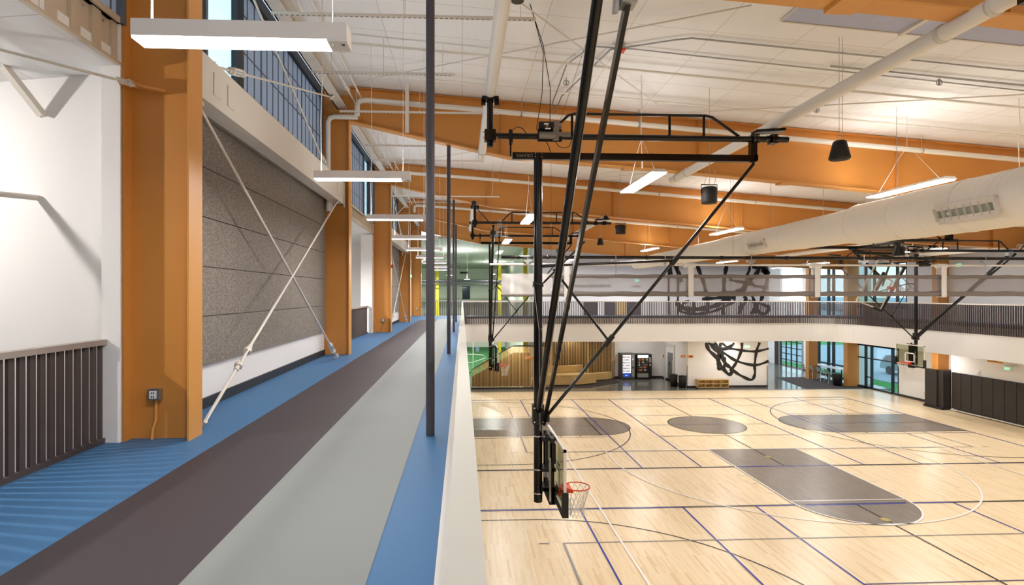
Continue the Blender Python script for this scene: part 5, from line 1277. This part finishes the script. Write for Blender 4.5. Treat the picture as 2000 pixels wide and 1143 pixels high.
# lettering on the upper wall
def walltext(txt, x, z, size, m_, lb, y=40.3, bold=.0):
    mb = text_mb(txt, size, lambda u, v, q: (x+u, y-.02-q, z+v), 0, .03, bold); tag(mb.build('wall_lettering', m_), lb, 'lettering', 'lettering on the upper far wall')
sz = .285
walltext('BEN S', 5.83, 7.03, sz, 'text_grey', 'dark letters at the left start of the wall lettering by the mast')
walltext('ME', 7.10, 7.03, sz, 'text_grey', 'dark letters ME between black bars on the far wall')
walltext('Y FOUNDATION TRACK', 7.83, 7.03, sz*.985, 'text_grey', 'dark lettering ending FOUNDATION TRACK on the far wall')
walltext('\u2199 LOBBY', 12.35, 7.03, .19, 'text_grey', 'tiny dark lettering reading LOBBY below the green exit sign')
def exit_sign(x, y, z, face, lb, s=1.0):
    t = thing('exit_sign', lb, 'sign', (x, y, z), 'lit green exit signs')
    if face == 'y':
        mb = MB(); mb.box(x-.17*s, x+.17*s, y-.05, y, z, z+.22*s); mb.build('case', 'white_plastic', t)
        mb = MB(); mb.box(x-.15*s, x+.15*s, y-.056, y-.05, z+.02*s, z+.2*s); mb.build('lit_face', 'vend_white' if False else 'exit_green', t)
        mb = text_mb('EXIT', .16*s, lambda u, v, q: (x-.14*s+u*.8, y-.06-q, z+.05*s+v), 0, .004); mb.build('lettering', 'line_white', t)
    else:
        mb = MB(); mb.box(x-.05, x, y-.17*s, y+.17*s, z, z+.22*s); mb.build('case', 'white_plastic', t)
        mb = MB(); mb.box(x-.056, x-.05, y-.15*s, y+.15*s, z+.02*s, z+.2*s); mb.build('lit_face', 'exit_green', t)
        mb = text_mb('EXIT', .16*s, lambda u, v, q: (x-.06-q, y+.14*s-u*.8, z+.05*s+v), 0, .004); mb.build('lettering', 'line_white', t)
exit_sign(12.86, 40.3, 7.42, 'y', 'green exit sign on the upper wall beyond the wall lettering', 1.0)
exit_sign(19.95, 37.9, 2.75, 'y', 'green exit sign on the lower wall inside the net drawing', 1.0)
exit_sign(28.0, 29.9, 8.05, 'x', 'green exit sign on the wall beside the upper orange column, right', 1.0)
# stem carrying that hanging sign
# exit sign on the padded wall: projecting case
t = thing('exit_sign', 'white boxed exit sign on the wall above the black pads, right edge', 'sign', (27.4, 26.4, 2.7), 'lit green exit signs')
mb = MB(); mb.box(27.25, 27.5, 26.15, 26.6, 2.68, 2.95); mb.build('case', 'white_plastic', t)
mb = MB(); mb.box(27.2, 27.25, 26.18, 26.57, 2.70, 2.93); mb.build('face_frame', 'white_plastic', t)
mb = text_mb('EXIT', .17, lambda u, v, q: (27.19-q, 26.55-u*.85, 2.75+v), 0, .006); mb.build('lettering', 'exit_green', t)
t = thing('court_sign', 'yellow sign reading COURT 1 peeking below the cream fascia at right', 'sign', (27.48, 27.3, 2.97))
mb = MB(); mb.box(27.47, 27.5, 26.9, 27.75, 2.98, 3.22); mb.build('panel', 'sign_yellow', t)
mb = text_mb('COURT 1', .2, lambda u, v, q: (27.465-q, 27.70-u*.9, 3.02+v), 0, .006); mb.build('lettering', 'sign_ink', t)
mb = MB(); mb.lathe([(0,-.03),(.12,-.03),(.13,0)], (27.5, 28.25, 2.35), 20, axis='x'); mb.box(27.48, 27.5, 28.1, 28.4, 2.2, 2.5); tag(mb.build('wall_speaker', 'white_plastic'), 'round white speaker on the wall above the black pads', 'speaker')
mb = MB(); mb.box(27.97, 28.0, 32.3, 32.4, .45, .58); tag(mb.build('wall_outlet', 'white_plastic'), 'small wall outlet on the white wall left of the padding', 'outlet')
# wall pads
pads = ['directly beside the padded column', 'second from the padded column', 'third from the padded column', 'fourth from the padded column', 'fifth from the padded column', 'sixth from the padded column', 'second from the right picture edge', 'at the right picture edge']
for i in range(8):
    y1 = 29.75-i*.61
    lb = 'tall black wall pad %s' % pads[i]
    mb = MB(); mb.box(27.38, 27.5, y1-.605, y1-.005, .15, 2.16); mb.box(27.37, 27.38, y1-.59, y1-.02, .17, 2.14)
    tag(mb.build('wall_pad', 'pad_black'), lb, 'wall pad', 'black wall pads on the right')
t = thing('column_pad', 'tall black padding wrapped round the right orange column', 'column pad', (27.4, 30.6, 0))
mb = MB(); mb.box(27.08, 28.0, 29.95, 30.45, .12, 2.2); mb.build('side_pad', 'pad_black', t)
mb = MB(); mb.box(27.0, 27.25, 30.3, 31.1, .12, 2.2); mb.build('front_pad', 'pad_black', t)
mb = MB(); mb.box(26.95, 28.0, 29.9, 31.15, 0, .12); mb.build('foot', 'black_matte', t)
mb = MB(); mb.box(27.3, 27.5, 24.8, 29.75, .06, .10); tag(mb.build('sill_strip', 'white_steel'), 'thin white metal strip under the black wall pads', 'trim strip')
# bar counter with stools
T = thing('bar_counter', 'long white bar counter by the lobby window', 'counter', (27.3, 39.8, 0))
mb = MB(); mb.box(27.2, 27.85, 38.6, 42.4, 1.03, 1.09); mb.build('table_top', 'table_white', T)
for y in (38.9, 40.4, 41.9):
    mb = MB(); mb.tube((27.5, y, 0), (27.5, y, 1.03), .04, 10); mb.lathe([(0,0),(.25,0),(.25,.02),(0,.03)], (27.5, y, 0), 16); mb.build('leg', 'black_steel', T)
SLB = ['grey high stool at the far end of the bar counter', 'grey high stool, second from the far end of the counter', 'grey high stool, third from the far end of the counter', 'grey high stool nearest the black bin at the counter']
def stool(y, lb):
    x = 26.85; t = thing('high_stool', lb, 'stool', (x, y, 0), 'grey high stools at the bar counter')
    mb = MB(); mb.box(x-.2, x+.2, y-.2, y+.2, .74, .77); mb.build('seat', 'stool_grey', t)
    mb = MB(); mb.prism([(-.22, .78), (-.19, .78), (-.25, 1.05), (-.28, 1.05)], lambda u, v, q: (x+u, y+q, v), -.2, .2); mb.build('backrest', 'stool_grey', t)
    for sx in (-1, 1):
        for sy in (-1, 1):
            mb = MB(); mb.tube((x+sx*.16, y+sy*.16, .74), (x+sx*.24, y+sy*.24, 0), .012, 6); mb.build('leg', 'chrome', t)
    mb = MB(); mb.path([(x-.21,y-.21,.28),(x+.21,y-.21,.28),(x+.21,y+.21,.28),(x-.21,y+.21,.28)], .01, 6, closed=True); mb.build('foot_ring', 'chrome', t)
for y, lb in zip((42.1, 41.1, 40.2, 39.3), SLB): stool(y, lb)
t = thing('litter_bin', 'tall black bin at the near end of the white bar counter', 'bin', (26.75, 38.35, 0))
mb = MB(); mb.lathe([(0,0),(.27,0),(.28,.78),(.28,.85),(0,.85)], (26.75, 38.3, 0), 20); mb.build('bin_body', 'black_matte', t); mb = MB(); mb.lathe([(.285,.82),(.285,.87),(.1,.88),(0,.88)], (26.75, 38.3, 0), 20); mb.build('bin_lid', 'black_steel', t)
# yellow steel in the green hall
for x, y, z0, lb in ((4.8, 42.0, 0, 'yellow steel column at the corner of the green-lit hall'), (-2.75, 61, 0, 'distant yellow column on the left of the green-lit hall'), (4.1, 61, 0, 'distant yellow column right of the dark opening')):
    mb = MB(); h = .17; mb.box(x-h, x-h+.03, y-.15, y+.15, z0, 10.3-(y-42)*.03); mb.box(x+h-.03, x+h, y-.15, y+.15, z0, 10.3-(y-42)*.03); mb.box(x-h, x+h, y-.015, y+.015, z0, 10.3-(y-42)*.03); tag(mb.build('yellow_column', 'yellow_steel'), lb, 'column', 'yellow columns in the green-lit hall')
mb = MB(); mb.tube((-12, 60, 7.95), (5.2, 60, 7.95), .12, 12); mb.tube((-12, 60, 7.6), (5.2, 60, 7.6), .06, 12); tag(mb.build('cross_pipes', 'pole_grey'), 'pair of dark pipes crossing the green-lit hall', 'pipe')
mb = MB(); mb.box(-.3, .7, 67.2, 67.4, 9.0, 9.2); tag(mb.build('wall_vent', 'black_matte'), 'small dark vent grille high in the green-lit hall', 'vent')
# playground-like white rails and hoop panel in the green hall
t = thing('sport_frame', 'white tube sports frame standing on the green turf', 'frame', (.9, 46, 0))
mb = MB()
for x in (.9, 2.6): mb.tube((x, 46, 0), (x, 46, 3.2), .045, 10)
mb.path([(-1, 46, 3.0), (.8, 46, 3.0), (1.5, 46, 3.15), (1.6, 46, 3.5)], .04, 8); mb.path([(-1, 45, 1.6), (.6, 45, 1.62), (1.7, 45.4, 1.5), (1.95, 46, 1.2)], .04, 8); mb.path([(-1, 45, .9), (.8, 45, .95), (1.95, 46, 1.2)], .03, 8)
mb.build('tube_frame', 'white_plastic', t)
mb = MB(); mb.box(1.75, 2.15, 45.9, 45.95, .4, 1.0); mb.build('wood_panel', 'wood_ply', t); mb = MB(); mb.box(1.1, 1.4, 45.8, 45.85, 1.75, 2.15); mb.build('blue_card', 'bldg_blue', t)
# upper level doors and plates behind the far railing
for x0, x1, m_, lb in ((8.9, 9.9, 'pole_grey', 'grey double door behind the far railing'), (11.3, 12.0, 'wood_ply', 'timber door leaf behind the far railing, centre'), (10.5, 11.25, 'pole_grey', 'dark grey door panel left of the timber door'), (12.1, 13.2, 'pole_grey', 'dark grey door panel right of the timber door')):
    mb = MB(); mb.box(x0, x1, 40.22, 40.3, 5.0, 5.98); tag(mb.build('door_panel', m_), lb, 'door', 'door panels behind the far railing')
mb = MB(); mb.box(15.9, 15.99, 40.2, 40.3, 5.0, 9.6); mb.box(15.2, 15.29, 40.2, 40.3, 5.0, 9.6); tag(mb.build('wall_post', 'black_matte'), 'pair of dark posts at the left edge of the upper net drawing', 'post')
# car and trees outside
Car = thing('parked_car', 'silver car parked outside the glass wall', 'car', (36, 44, -.1))
def cy_(x, z): return (36, x, z)
body = [(39.9,.25),(40.0,.75),(40.6,.95),(41.4,1.0),(42.1,1.55),(44.0,1.6),(45.1,1.45),(45.6,.95),(45.7,.3)]
mb = MB(); mb.prism([(a-.6, b) for a, b in body], lambda u, v, q: (35.2+q, u, v-.1+.1), 0, 1.75); mb.build('car_body', 'car_silver', Car)
mb = MB(); mb.prism([(41.0,1.02),(41.6,1.48),(43.4,1.52),(44.4,1.4),(44.7,1.02)], lambda u, v, q: (35.18+q, u, v), 0, 1.79); mb.build('car_windows', 'car_glass', Car)
for y in (40.4, 44.1):
    mb = MB(); mb.lathe([(0,-.02),(.2,-.02),(.34,-.02),(.36,.1),(.36,.2),(0,.2)], (35.2, y, .24), 20, axis='x'); mb.build('wheel', 'tyre', Car)
